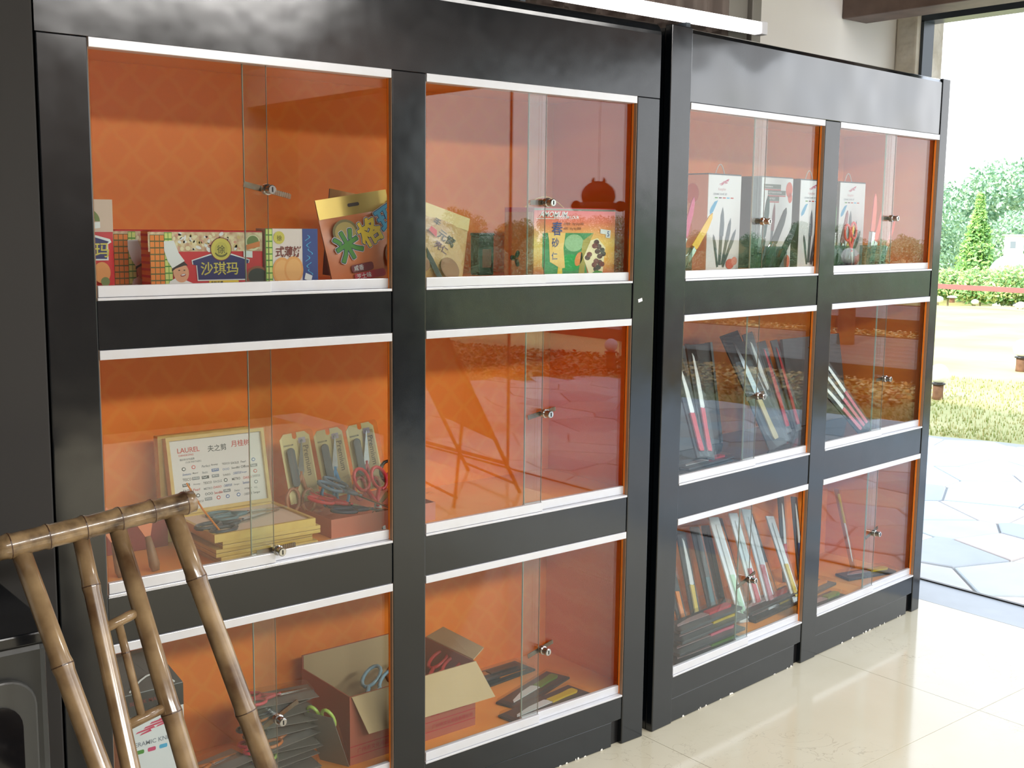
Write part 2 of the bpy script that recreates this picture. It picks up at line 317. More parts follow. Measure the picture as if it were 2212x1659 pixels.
# ------------------------------------------------------------------ display cabinets
Z = [1.8007, 1.3087, 1.2136, .7194, .6216, .1418]
def cabinet(mx, xs, xm, label, full_stiles, right_end, locks, dep=.40, dark_row=None):
    a0, a1, b0, b1, aR, L0 = xs      # opening edges, outer right, outer left
    root = thing('display_cabinet', label, 'cabinet', mx=mx)
    T = .020
    top_x = (a0, b1) if full_stiles else (L0, aR)
    # fascia boards
    for (x0, x1, z1) in ((L0, a0, 2.0 if full_stiles else Z[0]), (a1, b0, Z[0]), (b1, aR, 2.0 if full_stiles else Z[0])):
        MB().box((x0+.0004, -.004, 0), (x1-.0004, T, z1-.0006)).build('stile', BLACK, root, bevel=.0025)
    # top fascia with a rounded upper edge, slightly uneven lacquer
    prof = [(-.003, Z[0]), (-.003, 1.965)]+[(-.003+.035*(1-math.cos(R(a))), 1.965+.035*math.sin(R(a))) for a in (15, 35, 55, 75, 90)]+[(T+.01, 2.0), (T+.01, Z[0])]
    if full_stiles: prof = [(-.001, Z[0]), (-.001, 1.985), (.004, 1.996), (.014, 2.0), (T, 2.0), (T, Z[0])]
    k = len(prof); vs = [(top_x[0], y, z) for y, z in prof]+[(top_x[1], y, z) for y, z in prof]
    MB().add(vs, [tuple(range(k))[::-1], tuple(range(k, 2*k))]+[(i, (i+1) % k, (i+1) % k+k, i+k) for i in range(k)]).build('top_fascia', FASCIA if full_stiles else BLACK, root, bevel=.002)
    for (x0, x1) in ((a0, a1), (b0, b1)):
        for (z0, z1) in ((Z[2], Z[1]), (Z[4], Z[3])): MB().box((x0, -.001, z0), (x1, T, z1)).build('cross_rail', BLACK, root, bevel=.0015)
        MB().box((x0, -.001, .075), (x1, T, Z[5])).build('plinth', BLACK, root, bevel=.0015)
        MB().box((x0, .0, .001), (x1-.036, T-.004, .0745)).build('plinth', BLACK, root, bevel=.0015)
        MB().box((x1-.034, .012, .001), (x1, T-.004, .0745)).build('plinth', BLK, root)
    # carcass
    xr = right_end
    MB().box((L0+.002, T+.002, .0), (L0+.02, dep+.015, 1.99)).build('side_panel', BLACK, root)
    MB().box((xr-.02, T+.002, .0), (xr-.002, dep+.015, 1.99)).build('side_panel', BLACK, root)
    MB().box((L0+.004, T+.002, 1.972), (xr-.004, dep+.015, 1.992)).build('top_panel', BLACK, root)
    MB().box((L0+.021, dep, .05), (xr-.021, dep+.012, 1.97)).build('back_panel', ORANGE, root)
    MB().box((L0+.021, T+.002, .05), (L0+.025, dep-.001, 1.97)).build('side_lining', ORANGE, root)
    MB().box((xr-.025, T+.002, .05), (xr-.021, dep-.001, 1.97)).build('side_lining', ORANGE, root)
    for i, zz in enumerate((Z[1]+.016, Z[3]+.005, Z[5]+.003)):
        sh = ORANGE_SH if dark_row != i else C('dark_shelf', (40, 42, 46), .12)
        MB().box((L0+.026, T+.002, zz-.03), (xr-.026, dep-.001, zz)).build('shelf', sh, root)
    MB().box((L0+.026, T+.002, Z[0]+.01), (xr-.026, dep-.001, Z[0]+.03)).build('shelf', ORANGE_SH, root)
    # linings of the openings, tracks, sliding doors, locks
    n = 0
    for r in range(3):
        zt, zb = Z[2*r], Z[2*r+1]
        for c, (x0, x1, xmid) in enumerate(((a0, a1, xm[0]), (b0, b1, xm[1]))):
            MB().box((x1-.0015, -.003, zb), (x1-.0003, .007, zt)).build('edge_banding', BEIGE, root)
            MB().box((x1-.0015, .0072, zb), (x1-.0003, .0142, zt)).build('reveal_lining', ORANGE, root)
            MB().box((x0+.0003, .0, zb), (x0+.0015, .0142, zt)).build('edge_banding', BEIGE, root)
            MB().box((x0+.001, -.0045, zt-.019), (x1-.001, T+.008, zt-.0005)).build('top_track', RAIL, root, bevel=.001)
            MB().box((x0+.001, -.0045, zb+.0003), (x1-.001, T+.008, zb+.006)).build('bottom_track', RAIL, root, bevel=.001)
            for k, (p, q, y) in enumerate(((x0+.004, xmid+.024, .002), (xmid-.024, x1-.002, .0145))):
                g = MB(); g.box((p, y, zb+.012), (q, y+.005, zt-.012), GLASS)
                e = q if k == 0 else p
                d = g.build('glass_door', None, root)
                MB().box((e-.0005, y+(.0 if k else .003), zb+.012), (e+.0005, y+.005, zt-.019)).build('glass_edge', EDGE if k else EDGE_D, d)
                MB().box((p-.001, y-.0036, zb+.0065), (q+.001, y+.008, zb+.029)).build('bottom_rail', RAIL, d, bevel=.0012)
            # lock: serrated bar plus barrel
            lx, lz, ang, l1, l2 = locks[r][c]
            B = Matrix.Translation((lx, -.0068, lz)) @ Matrix.Rotation(R(ang), 4, 'Y')
            lk = MB().box((-l1, .016, -.006), (.0, .0175, .006), None, B)
            for s_ in range(int(l2/.005)): lk.box((s_*.005, .0165, -.0055), (s_*.005+.0036, .019, .0055), None, B)
            lk.box((0, .017, -.0055), (l2, .018, .0045), None, B)
            lo = lk.build('lock', STEEL_D, root)
            Y = Matrix.Translation((lx, .0, lz)) @ Matrix.Rotation(R(90), 4, 'X')
            MB().lathe([(.011, -.008), (.0115, -.004), (.0115, .004), (.009, .006), (.0085, .016), (.0095, .018), (.0095, .022), (.008, .0235)], 20, None, Y).build('lock_barrel', STEEL, lo, smooth=False)
            MB().box((lx-.0012, -.0245, lz-.005), (lx+.0012, -.0234, lz+.005)).build('keyhole', BLK, lo)
    return root
LA = [[(1.160, 1.529, 12, .05, .062), (1.934, 1.517, 0, .047, .03)], [(1.170, .753, -2, .045, .05), (1.937, .982, -9, .05, .045)], [(1.165, .366, -24, .045, .06), (1.942, .347, -14, .045, .045)]]
LB = [[(.474, 1.479, 4, .05, .035), (1.26, 1.496, 0, .045, .03)], [(.483, .944, -8, .05, .045), (1.274, .931, -4, .045, .03)], [(.478, .359, -16, .06, .045), (1.259, .368, -16, .045, .045)]]
cabA = cabinet(Matrix.Identity(4), (.7950, 1.4678, 1.5610, 2.2391, 2.3240, .7), (1.140, 1.907),
               'near black lacquered display cabinet with food packets and boxed scissors behind glass', False, 2.324, LA)
cabB = cabinet(MB_, (.0919, .7907, .8831, 1.5720, 1.6309, 0.0), (.456, 1.245),
               'far black lacquered display cabinet beside the open doorway, filled with knives', True, 1.6309, LB, dark_row=1)
MB().box((-.008, -.0048, -.0045), (.008, -.0042, .0045), None, Matrix.Translation((2.268, 0, 1.262)) @ Matrix.Rotation(R(-14), 4, 'Y')).build('sticker', WHITE, cabA)
CHIP = C('bare_plaster', (235, 232, 224), .8)
for root, x0, x1, n in ((cabA, 1.60, 2.2, 16), (cabB, .12, 1.5, 26)):
    ch = MB(); rnd = random.Random(n)
    for i in range(n):
        x = x0+(x1-x0)*rnd.random()**.8; wv = rnd.uniform(.004, .016)
        if root is cabB and .78 < x < .9: continue
        ch.flat([(x, .001), (x+wv, .001), (x+wv*.7, .004+.004*rnd.random()), (x+wv*.2, .003+.005*rnd.random())], -.0006)
    tag(ch.build('paint_chips', CHIP, root), kind='stuff')

# ------------------------------------------------------------------ outside
GRASSM = mat('dry_grass', (176, 172, 112), .9, noise=(.9, .9, (206, 194, 140)))
gd = MB(); NXG, NYG = 60, 60; vs = []; fs = []
def gz(x, y):
    r = math.hypot(x, y)
    if r < 24.5: return -.012
    if r < 36: return -.012-3.2*((r-24.5)/11.5)**1.2
    return -3.212+min(1.6, max(0, r-60)*.06)
for i in range(NXG+1):
    for j in range(NYG+1):
        x = 4.35+(4.0*i/NXG if i < 6 else (i-6)**1.35*.95+.4); y = (j-30)*abs(j-30)**.6*.55
        vs.append((x, y, gz(x, y)))
for i in range(NXG):
    for j in range(NYG): k = i*(NYG+1)+j; fs.append((k, k+NYG+1, k+NYG+2, k+1))
struct('ground', MB().add(vs, fs), GRASSM)
# short tufts of grass on the near lawn
tf = MB(); rnd = random.Random(3); GR = [C('blade_green', (146, 158, 84), .8), C('blade_straw', (206, 196, 142), .8), C('blade_olive', (176, 174, 112), .8)]
def edge_x(y):   # border between paving and lawn
    pts = [(-9, 5.6), (-6.3, 6.5), (-5.7, 7.9), (-1.6, 8.2), (1.6, 7.75), (2.2, 7.5), (4, 7.0), (9, 6.5)]
    for (a, xa), (b, xb) in zip(pts, pts[1:]):
        if a <= y <= b: return xa+(xb-xa)*(y-a)/(b-a)
    return 6.5
for i in range(38000):
    y = rnd.uniform(-8, 6.0); x = edge_x(y)+.06+rnd.random()**1.5*3.6
    if y < -2.2 and x > edge_x(y)+.9+.5*math.sin(y): continue
    h = rnd.uniform(.006, .026); a = rnd.uniform(0, 6.28); l = rnd.uniform(-.03, .03); wd = .005
    tf.add([(x-wd*math.cos(a), y-wd*math.sin(a), -.012), (x+wd*math.cos(a), y+wd*math.sin(a), -.012), (x+l, y+l*.5, h)], [(0, 1, 2)], GR[rnd.randrange(3)])
tag(tf.build('grass'), 'short thin grass of the lawn along the edge of the paving', 'grass', kind='stuff')
# crazy paving: every flagstone a piece of its own
pv = thing('patio', None, None, kind='structure')
_e = [(edge_x(-8.6+.4*i)+.02, -8.6+.4*i) for i in range(34)]; _k = len(_e)+2; _p = [(4.352, -8.6), ]+_e+[(4.352, _e[-1][1])]
_m = MB().add([(x, y, -.03) for x, y in _p]+[(x, y, -.009) for x, y in _p], [tuple(range(_k))[::-1], tuple(range(_k, 2*_k))]+[(i, (i+1) % _k, (i+1) % _k+_k, i+_k) for i in range(_k)])
tag(_m.build('mortar_bed', C('mortar', (176, 174, 172), .9), pv), kind='structure')
STN = [mat('flag_%s' % n_, c_, .75, noise=(5, .5, d_)) for n_, c_, d_ in (('pale', (240, 238, 234), (226, 226, 224)), ('blue', (214, 226, 232), (228, 234, 238)), ('pink', (236, 226, 220), (224, 212, 206)),
       ('grey', (220, 222, 226), (206, 208, 212)), ('white', (246, 246, 244), (234, 234, 236)), ('slate', (202, 208, 214), (186, 192, 198)))]
rnd = random.Random(11); seeds = []
for _ in range(6000):
    p = (rnd.uniform(4.2, 8.6), rnd.uniform(-8.6, 4.6)); dm = rnd.choice((.24, .34, .46))
    if all(math.hypot((p[0]-q[0]), (p[1]-q[1])) > (dm+q[2])/2 for q in seeds): seeds.append(p+(dm,))
def clip(poly, px, py, nx, ny):
    o = []
    for i in range(len(poly)):
        a, b = poly[i], poly[(i+1) % len(poly)]
        da = (a[0]-px)*nx+(a[1]-py)*ny; db = (b[0]-px)*nx+(b[1]-py)*ny
        if da <= 0: o.append(a)
        if (da < 0 < db) or (db < 0 < da): t = da/(da-db); o.append((a[0]+(b[0]-a[0])*t, a[1]+(b[1]-a[1])*t))
    return o
nf = 0
for s_ in seeds:
    x, y, dm = s_
    if x > edge_x(y)+.1: continue
    poly = [(x-1, y-1), (x+1, y-1), (x+1, y+1), (x-1, y+1)]
    for q in sorted(seeds, key=lambda q: (q[0]-x)**2+(q[1]-y)**2)[1:18]:
        dx, dy = q[0]-x, q[1]-y; l = math.hypot(dx, dy); poly = clip(poly, x+dx/2-dx/l*.006, y+dy/2-dy/l*.006, dx/l, dy/l)
        if len(poly) < 3: break
    if len(poly) >= 3: poly = clip(poly, 4.36, 0, -1, 0)
    if len(poly) >= 3: poly = clip(poly, edge_x(y)+.02, 0, 1, 0)
    if len(poly) < 3 or nf > 298: continue
    k = len(poly); h = rnd.uniform(-.002, .003); nf += 1
    vs = [(a, b, -.02) for a, b in poly]+[(a, b, h-.003) for a, b in poly]+[(x+(a-x)*.97, y+(b-y)*.97, h) for a, b in poly]
    MB().add(vs, [tuple(range(2*k, 3*k))]+[(i, (i+1) % k, (i+1) % k+k, i+k) for i in range(k)]+[(i+k, (i+1) % k+k, (i+1) % k+2*k, i+2*k) for i in range(k)]).build('flagstone', STN[rnd.choice((0, 0, 1, 1, 2, 2, 3, 4, 4, 5))], pv)
# bark chips / gravel strip and timber decks beyond (mirrored in the panes)
gv = MB(); CH = [C('chip_tan', (206, 160, 96), .8), C('chip_brown', (140, 96, 56), .8), C('chip_pale', (222, 196, 150), .8), C('chip_dark', (84, 66, 50), .8)]
rnd = random.Random(5)
for i in range(24000):
    if i % 5 < 3: y = rnd.uniform(-9.5, -2.0); x = edge_x(max(y, -9))+.5+rnd.random()*2.4
    else: y = rnd.uniform(-9, -2.0); x = rnd.uniform(13.6, 15.6)
    if i % 5 < 3 and x > 10.4: continue
    s_ = rnd.uniform(.012, .032); a = rnd.uniform(0, 3.14); c, d = math.cos(a)*s_, math.sin(a)*s_; z = -.01+rnd.uniform(0, .03); t = rnd.uniform(-.02, .02)
    gv.add([(x-c, y-d, z), (x+d*.5, y-c*.5, z+t), (x+c, y+d, z+.006), (x-d*.5, y+c*.5, z-t)], [(0, 1, 2, 3)], CH[rnd.randrange(4)])
tag(gv.build('bark_chips'), 'tan bark chips strewn between the lawn and the timber decks', 'bark chips', kind='stuff')
PLK = [mat('deck_board_%d' % i, c_, .7, noise=(4, .5, (110, 100, 96))) for i, c_ in enumerate(((132, 120, 114), (118, 108, 104), (142, 130, 124)))]
def deck(x0, x1, y0, y1, z, label):
    d = thing('timber_deck', label, 'deck', (x0, y0, 0)); n_ = int((x1-x0)/.125); pk = None
    for i in range(n_):
        if pk and i > 2: o = pk[i % 3].copy(); COL.objects.link(o); o.parent = d; o.location = (i*.125, 0, 0)
        else:
            o = MB().box((.0, 0, z-.03), (.117, y1-y0, z)).build('plank', PLK[i % 3], d, loc=(i*.125, 0, 0)); pk = (pk or [])+[o]
    MB().box((-.04, -.02, -.01), (-.002, y1-y0+.02, z+.01)).build('edge_board', C('edge_brown', (74, 52, 40), .6), d)
    MB().box((x1-x0+.002, -.02, -.01), (x1-x0+.04, y1-y0+.02, z+.01)).build('edge_board', C('edge_brown', (74, 52, 40), .6), d)
    MB().box((.02, .02, -.01), (x1-x0-.03, y1-y0-.02, z-.031)).build('substructure', C('edge_dark', (40, 34, 30), .8), d)
deck(10.45, 13.45, -10.5, -2.3, .12, 'weathered timber deck nearest the paving')
deck(15.7, 18.7, -11.5, -2.8, .16, 'weathered timber deck behind the second bark strip')
def lamp(loc, ph, pr, gr, label, plate=True):
    t = thing('garden_lamp', label, 'lamp', loc, group='round globe lamps on wooden posts')
    MB().lathe([(pr*1.06, -.02), (pr, .03), (pr*.96, ph*.5), (pr, ph)], 12).build('post', mat('post_wood', (128, 92, 66), .8, noise=(20, .7, (90, 62, 46))), t, smooth=True)
    MB().lathe([(pr*1.3, ph), (pr*1.35, ph+.006), (pr*1.3, ph+.014)], 20).build('cap_plate', C('dark_plate', (40, 38, 40), .4), t)
    MB().ball((0, 0, ph+.012+gr*.96), gr, 24).build('globe', C('opal_globe', (238, 236, 232), .25), t, smooth=True)
lamp((9.19, 3.165, -.01), .13, .045, .085, 'low globe lamp on a wooden stump just past the far cabinet edge')
lamp((11.75, 3.74, -.01), .14, .055, .095, 'low globe lamp on a wooden stump farther out on the lawn')
lamp((8.29, -6.27, -.01), .17, .05, .068, 'low globe lamp by the bark chips, seen mirrored in the near cabinet')
lamp((12.3, -4.05, .09), .93, .10, .10, 'tall globe lamp on a thick post, seen mirrored in the far cabinet')
lm = thing('lawn_lamp', 'small white capped lamp standing at the far end of the lawn', 'lamp', (21.6, 10.27, -.02))
MB().lathe([(.055, 0), (.05, .1)], 10).build('post', mat('post_wood', (150, 98, 58)), lm); MB().lathe([(.10, .10), (.085, .125), (.04, .14)], 14).build('cap', WHITE, lm)
for (x, y, r_, l_) in ((21.6, 9.78, .08, 'small white rock by the bushes at the lawn end'), (21.7, 10.62, .10, 'white rock beside the small capped lamp'), (21.4, 8.75, .11, 'pale rock at the lawn end under the rail')):
    b = MB().ball((0, 0, 0), (r_, r_*.8, r_*.6), 9).build('rock', C('white_rock', (226, 222, 214), .9), None, loc=(x, y, .02))
    for v in b.data.vertices: v.co *= 1+.18*math.sin(v.co.x*61+v.co.y*47)
    tag(b, l_, 'rock')
rl = thing('rail_fence', 'red brown pipe rail in front of the bushes at the lawn end', 'fence', (20, 8, 0))
RM = C('red_brown_paint', (150, 96, 92), .5)
MB().box((-.03, -11, .335), (.03, 5, .425)).build('rail', RM, rl)
for y in (-10.8, -7, -3, 4.8): MB().box((-.03, y, -.02), (.03, y+.06, .335)).build('post', RM, rl)
# planting and woods
def leafmat(n_, c, d):
    M = mat(n_, c, .6, noise=(1.5, .9, d)); return M
def foliage(seed, blobs, n, sz, ms):
    rnd = random.Random(seed); mb = MB()
    for i in range(n):
        cx, cy, cz, rx, ry, rz = blobs[rnd.randrange(len(blobs))]
        u = rnd.uniform(-1, 1); a = rnd.uniform(0, 6.283); q = math.sqrt(1-u*u); rr = rnd.random()**.35
        p = Vector((cx+rx*q*math.cos(a)*rr, cy+ry*q*math.sin(a)*rr, cz+rz*u*rr))
        e1 = Vector((rnd.uniform(-1, 1), rnd.uniform(-1, 1), rnd.uniform(-1, 1))).normalized(); e2 = e1.orthogonal().normalized(); s_ = sz*rnd.uniform(.6, 1.3)
        mb.add([p-e1*s_, p-e2*s_*.45, p+e1*s_, p+e2*s_*.45], [(0, 1, 2, 3)], ms[rnd.randrange(len(ms))])
    return mb
TRK = C('bark', (150, 134, 112), .9)
def plant(name, label, cat, loc, blobs, n, sz, ms, trunk, seed, group=None):
    t = thing(name, label, cat, loc, group=group)
    foliage(seed, blobs, n, sz, ms).build('foliage', None, t)['kind'] = 'stuff'
    MB().tube([(0, 0, -.3), (.02, .01, trunk[0]*.5), (0, 0, trunk[0])], [trunk[1], trunk[1]*.8, trunk[1]*.3], 7).build('trunk', TRK, t); return t
LG = [leafmat('leaf_bright', (150, 200, 100), (180, 216, 124)), leafmat('leaf_mid', (120, 172, 100), (150, 190, 120)), leafmat('leaf_yellow', (206, 214, 140), (176, 198, 120))]
LHAZE = [leafmat('leaf_hill_haze', (166, 200, 164), (186, 212, 176)), leafmat('leaf_hill_haze_dark', (146, 184, 156), (166, 198, 168))]  # paled greens: the haze of distance is put into the leaf colour
plant('conifer', 'bright green pointed conifer behind the red rail', 'tree', (26, 12.25, -.5), [(0, 0, .5+i*.33,   .72-.11*i, .72-.11*i, .32) for i in range(6)]+[(0, 0, 2.45, .1, .1, .35)], 5200, .07, LG[:2], (2.5, .05), 1)
plant('young_tree', 'rounded green young tree to the left of the conifer', 'tree', (25.0, 13.35, -.5), [(0, 0, 1.0, .5, .5, .5), (.1, .1, 1.5, .35, .35, .4), (0, -.1, .6, .5, .5, .4)], 3600, .07, LG[:2], (1.6, .04), 2)
plant('young_tree', 'loose green young tree to the right of the conifer', 'tree', (27.4, 11.1, -.7), [(0, 0, .9, .5, .5, .5), (.1, -.1, 1.6, .3, .3, .6), (0, .3, .7, .4, .4, .4)], 3200, .07, LG[:2], (2.0, .04), 3)
for i, (x, y, r_, l_) in enumerate(((23.3, 11.35, .45, 'leafy bush at the cabinet side of the rail'), (23.2, 10.55, .5, 'yellow green bush behind the white rocks'), (23.0, 9.75, .55, 'yellow green bush in the middle of the rail'), (22.9, 8.75, .45, 'grey green bush behind the rail below the boulder'))):
    plant('bush', l_, 'bush', (x, y, -.05), [(0, 0, r_*.7, r_, r_, r_*.75), (.1, .2, r_*.4, r_, r_, r_*.5)], 3000, .055, [LG[2], LG[1]] if i < 3 else LG[:2], (.5, .02), 10+i, 'bushes behind the rail')
bo = MB().ball((0, 0, 0), (.5, .62, .5), 20).build('boulder', mat('grey_boulder', (168, 172, 176), .85, noise=(3, .6, (140, 146, 152))), None, smooth=True, loc=(25.4, 10.95, .42)); tag(bo, 'large rounded grey boulder behind the bushes', 'boulder')
MB().lathe([(.5, 0), (.45, .5)], 12).build('plinth', C('conc', (180, 180, 176), .9), None, loc=(25.4, 10.95, -.72)); tag(bpy.data.objects['plinth.012'] if 'plinth.012' in bpy.data.objects else COL.objects[-1], 'low concrete plinth under the grey boulder', 'plinth')
hu = thing('hut', 'small white hut among the trees on the hill', 'building', (50, 23.9, -2.6), R(20))
MB().box((-.4, -.35, 0), (.4, .35, 3.75)).build('wall', C('hut_white', (232, 232, 232), .8), hu); MB().box((-.415, -.12, 3.2), (-.4, .1, 3.5)).build('window', C('win_dark', (120, 130, 140), .3), hu)
MB().box((-.5, -.45, 3.75), (.5, .45, 3.8)).build('roof', C('hut_roof', (200, 204, 206), .8), hu)
protos = []
rnd = random.Random(21)
for k in range(4):
    bl = [(rnd.uniform(-1.2, 1.2), rnd.uniform(-1.2, 1.2), 3.2+rnd.uniform(-1.8, 2.6), rnd.uniform(1.1, 1.8), rnd.uniform(1.1, 1.8), rnd.uniform(.9, 1.5)) for _ in range(9)]
    protos.append(plant('forest_tree', 'hazy green broad tree on the wooded hill', 'tree', (60, 60, -3), bl, 8500, .13, LHAZE, (5.5, .16), 30+k, 'trees of the wooded hill'))
n_ = 0
for ring, (rad, base) in enumerate(((56, -3.3), (62.5, -2.9), (69, -2.6), (76, -2.2), (84, -1.8))):
    st = 4.3/rad; a = -1.0
    while a < .72:
        rr = rad+rnd.uniform(-1, 1); x, y = rr*math.cos(a), rr*math.sin(a); s_ = (1 if a > .25 else .42)* rnd.uniform(.85, 1.25)*(1+.05*ring)*(.85+.28*max(0, math.sin(a*7+.7)))
        mx = Matrix.Translation((x, y, base+rnd.uniform(-.4, .4))) @ Matrix.Rotation(rnd.uniform(0, 6), 4, 'Z') @ Matrix.Scale(s_, 4)
        if math.hypot(x-50, y-23.9) < 4.5: a += st; continue
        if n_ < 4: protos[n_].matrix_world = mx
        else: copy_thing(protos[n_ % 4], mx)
        n_ += 1; a += st*rnd.uniform(.9, 1.25)*(1 if a > .25 else .75)

#@@ITEMS@@
# ------------------------------------------------------------------ printed packets in the near cabinet, top shelf
S1, S2, S3 = .7246, .1450, 1.3250
CREAM = C('print_cream', (228, 214, 176)); RED = C('print_red', (200, 34, 44)); NAVY = C('print_navy', (34, 32, 96)); GOLD = C('print_gold', (206, 190, 92), .3)
GOLD_D = C('print_olive', (96, 92, 40)); YEL = C('print_yellow', (238, 200, 60)); GREEN = C('print_green', (74, 140, 52)); SKIN = C('print_skin', (222, 160, 124)); HAIR = C('print_dark', (44, 26, 24))
PINK = C('print_pink', (206, 60, 110)); SKYB = C('print_skyblue', (70, 170, 214)); TAN = C('print_tan', (206, 176, 120)); ORG = C('print_orange', (232, 130, 44)); LIME = C('print_lime', (206, 214, 120)); MAROON = C('print_maroon', (120, 34, 44))
PURPLE = C('print_purple', (104, 56, 92)); GREY = C('print_grey', (120, 120, 128)); FOOD = mat('print_food', (226, 208, 168), .5, noise=(70, .9, (176, 110, 90)))
def soft_box(W, H, D, mt, puff=.0):
    """a wrapped packet: box whose faces swell slightly"""
    mb = MB(); nx, nz = 10, 6; vs = []; fs = []
    for side in (0, 1):
        for i in range(nx+1):
            for j in range(nz+1):
                u, v = i/nx, j/nz; b = puff*(math.sin(math.pi*u)*math.sin(math.pi*v))**.5
                vs.append((W*u, -b if side == 0 else D+b, H*v))
    n1 = (nx+1)*(nz+1)
    for side in (0, 1):
        for i in range(nx):
            for j in range(nz):
                a = side*n1+i*(nz+1)+j; f = (a, a+nz+1, a+nz+2, a+1); fs.append(f if side == 0 else f[::-1])
    for i in range(nx):
        for j in (0, nz): a = i*(nz+1)+j; f = (a, a+n1, a+n1+nz+1, a+nz+1); fs.append(f if j == 0 else f[::-1])
    for j in range(nz):
        for i in (0, nx): a = i*(nz+1)+j; f = (a, a+1, a+n1+1, a+n1); fs.append(f if i == 0 else f[::-1])
    return mb.add(vs, fs, mt)
def grid_print(mb, x0, z0, x1, z1, nx, nz, ca, cb, y):
    mb.flat([(x0, z0), (x1, z0), (x1, z1), (x0, z1)], y, cb)
    dx, dz = (x1-x0)/nx, (z1-z0)/nz
    for i in range(nx):
        for j in range(nz): mb.flat([(x0+dx*(i+.08), z0+dz*(j+.1)), (x0+dx*(i+.92), z0+dz*(j+.1)), (x0+dx*(i+.92), z0+dz*(j+.9)), (x0+dx*(i+.08), z0+dz*(j+.9))], y-.0003, ca)
def sachima(label, loc, rz=0):
    W, H = .250, .118; t = thing('snack_packet', label, 'snack packet', loc, rz, 'wrapped cake packets on the top shelf')
    soft_box(W, H, .05, RED, .0).build('wrapper', None, t, bevel=.004)
    f = lambda u, v: ((u-325)/245*W, (622-v)/114*H)
    q = lambda X, Y: f(190+X/4.337, 430+Y/4.337)
    p = MB(); y = -.0006
    p.flat([q(560, 352), q(1640, 352), q(1640, 520), q(560, 520)], y, FOOD)
    rnd = random.Random(2)
    for i in range(60):
        a, b = q(rnd.uniform(780, 1440), rnd.uniform(365, 505)); p.flat(ell(a, b, rnd.uniform(.002, .005), rnd.uniform(.002, .007), 7, rnd.random()*3), y-.0002, rnd.choice((CREAM, TAN, C('print_blush', (214, 150, 130)), WHITE)))
    g0, g1 = q(575, 820), q(705, 375); grid_print(p, g0[0], g0[1], g1[0], g1[1], 3, 8, ORG, GOLD_D, y-.0004)
    g0, g1 = q(705, 820), q(775, 355); grid_print(p, g0[0], g0[1], g1[0], g1[1], 2, 8, LIME, GREEN, y-.0004)
    p.flat([q(*a) for a in ((730, 820), (745, 775), (800, 745), (900, 770), (1010, 815), (1010, 825))][::-1], y-.0008, WHITE)
    p.flat([q(a[0], a[1]) for a in ell(850, 700, 72, 86, 20, -.2)], y-.001, SKIN)
    p.flat([q(*a) for a in ((765, 690), (770, 650), (880, 605), (915, 640), (880, 640), (800, 665))], y-.0012, HAIR)
    p.flat([q(*a) for a in ((700, 430), (790, 425), (832, 530), (885, 600), (770, 662), (730, 600), (700, 510))][::-1], y-.0014, WHITE)
    for ex in (832, 880): p.flat([q(a[0], a[1]) for a in ell(ex, 680, 9, 5, 8)], y-.0014, HAIR)
    p.flat([q(a[0], a[1]) for a in ell(868, 722, 26, 12, 12, -.2)], y-.0014, C('print_lip', (160, 50, 44))); p.flat([q(a[0], a[1]) for a in ell(868, 719, 20, 6, 12, -.2)], y-.0016, WHITE)
    hs = [(960, 600), (1130, 552), (1330, 552), (1500, 600), (1492, 628), (1462, 630), (1462, 766), (1010, 766), (1000, 640), (965, 634)]
    cx, cz = 1230, 660
    p.flat([q(cx+(a-cx)*1.035, cz+(b-cz)*1.1) for a, b in hs][::-1], y-.0006, WHITE); p.flat([q(*a) for a in hs][::-1], y-.0009, NAVY)
    a = q(1032, 728); put(p, '沙琪玛', a[0], a[1], q(0, 612)[1]-a[1], GOLD, y-.0012, fw=1.0, wmax=q(1440, 0)[0]-a[0])
    p.flat([q(a[0], a[1]) for a in ell(1230, 500, 103, 103, 32)], y-.0012, MAROON); p.flat([q(a[0], a[1]) for a in ell(1230, 500, 96, 96, 32)], y-.0014, GOLD)
    p.flat([q(a[0], a[1]) for a in ell(1230, 500, 62, 62, 28)], y-.0015, C('print_gold2', (190, 176, 80)))
    a = q(1190, 540); put(p, '徐', a[0], a[1], q(0, 465)[1]-a[1], GOLD_D, y-.0017)
    p.flat([q(1230+70*math.cos(R(k)), 505+66*math.sin(R(k))) for k in range(30, 151, 12)]+[q(1230+62*math.cos(R(k)), 500+54*math.sin(R(k))) for k in range(150, 29, -12)], y-.0017, GOLD_D)
    p.flat([q(1110, 775), q(1395, 775), q(1395, 812), q(1110, 812)][::-1], y-.001, YEL); a = q(1125, 808); put(p, '香酥芝麻', a[0], a[1], q(0, 780)[1]-a[1], HAIR, y-.0014, wmax=q(1350, 0)[0]-a[0])
    p.flat([q(a[0], min(a[1], 812)) for a in ell(1585, 745, 112, 92, 24)], y-.0008, C('print_bowl', (150, 78, 50))); p.flat([q(a[0], min(a[1], 812)) for a in ell(1585, 745, 94, 72, 24)], y-.001, C('print_sesame', (46, 50, 46)))
    p.flat([q(a[0], a[1]) for a in ell(1543, 445, 72, 72, 24)], y-.001, CREAM); p.flat([q(a[0], a[1]) for a in ell(1543, 440, 60, 58, 24)], y-.0012, C('print_leaf', (110, 124, 66))); p.flat([q(1475, 465), q(1612, 430), q(1612, 480), q(1480, 508)][::-1], y-.0014, C('print_ribbon', (214, 120, 60)))
    p.flat([q(1447, 515), q(1535, 520), q(1535, 578), q(1447, 572)][::-1], y-.0018, WHITE)
    p.build('printed_front', None, t)
    # crimped film end at the left with plaid print
    e = MB(); e.box((-.0012, .002, .002), (-.0004, .048, .116), ORG)
    for k in range(8): e.box((-.0016, .002, .008+.014*k), (-.001, .048, .013+.014*k), RED)
    e.build('end_print', None, t); return t
sachima('red wrapped cake packet with chef picture and navy house sign, front of two', (.934, .07, S3))
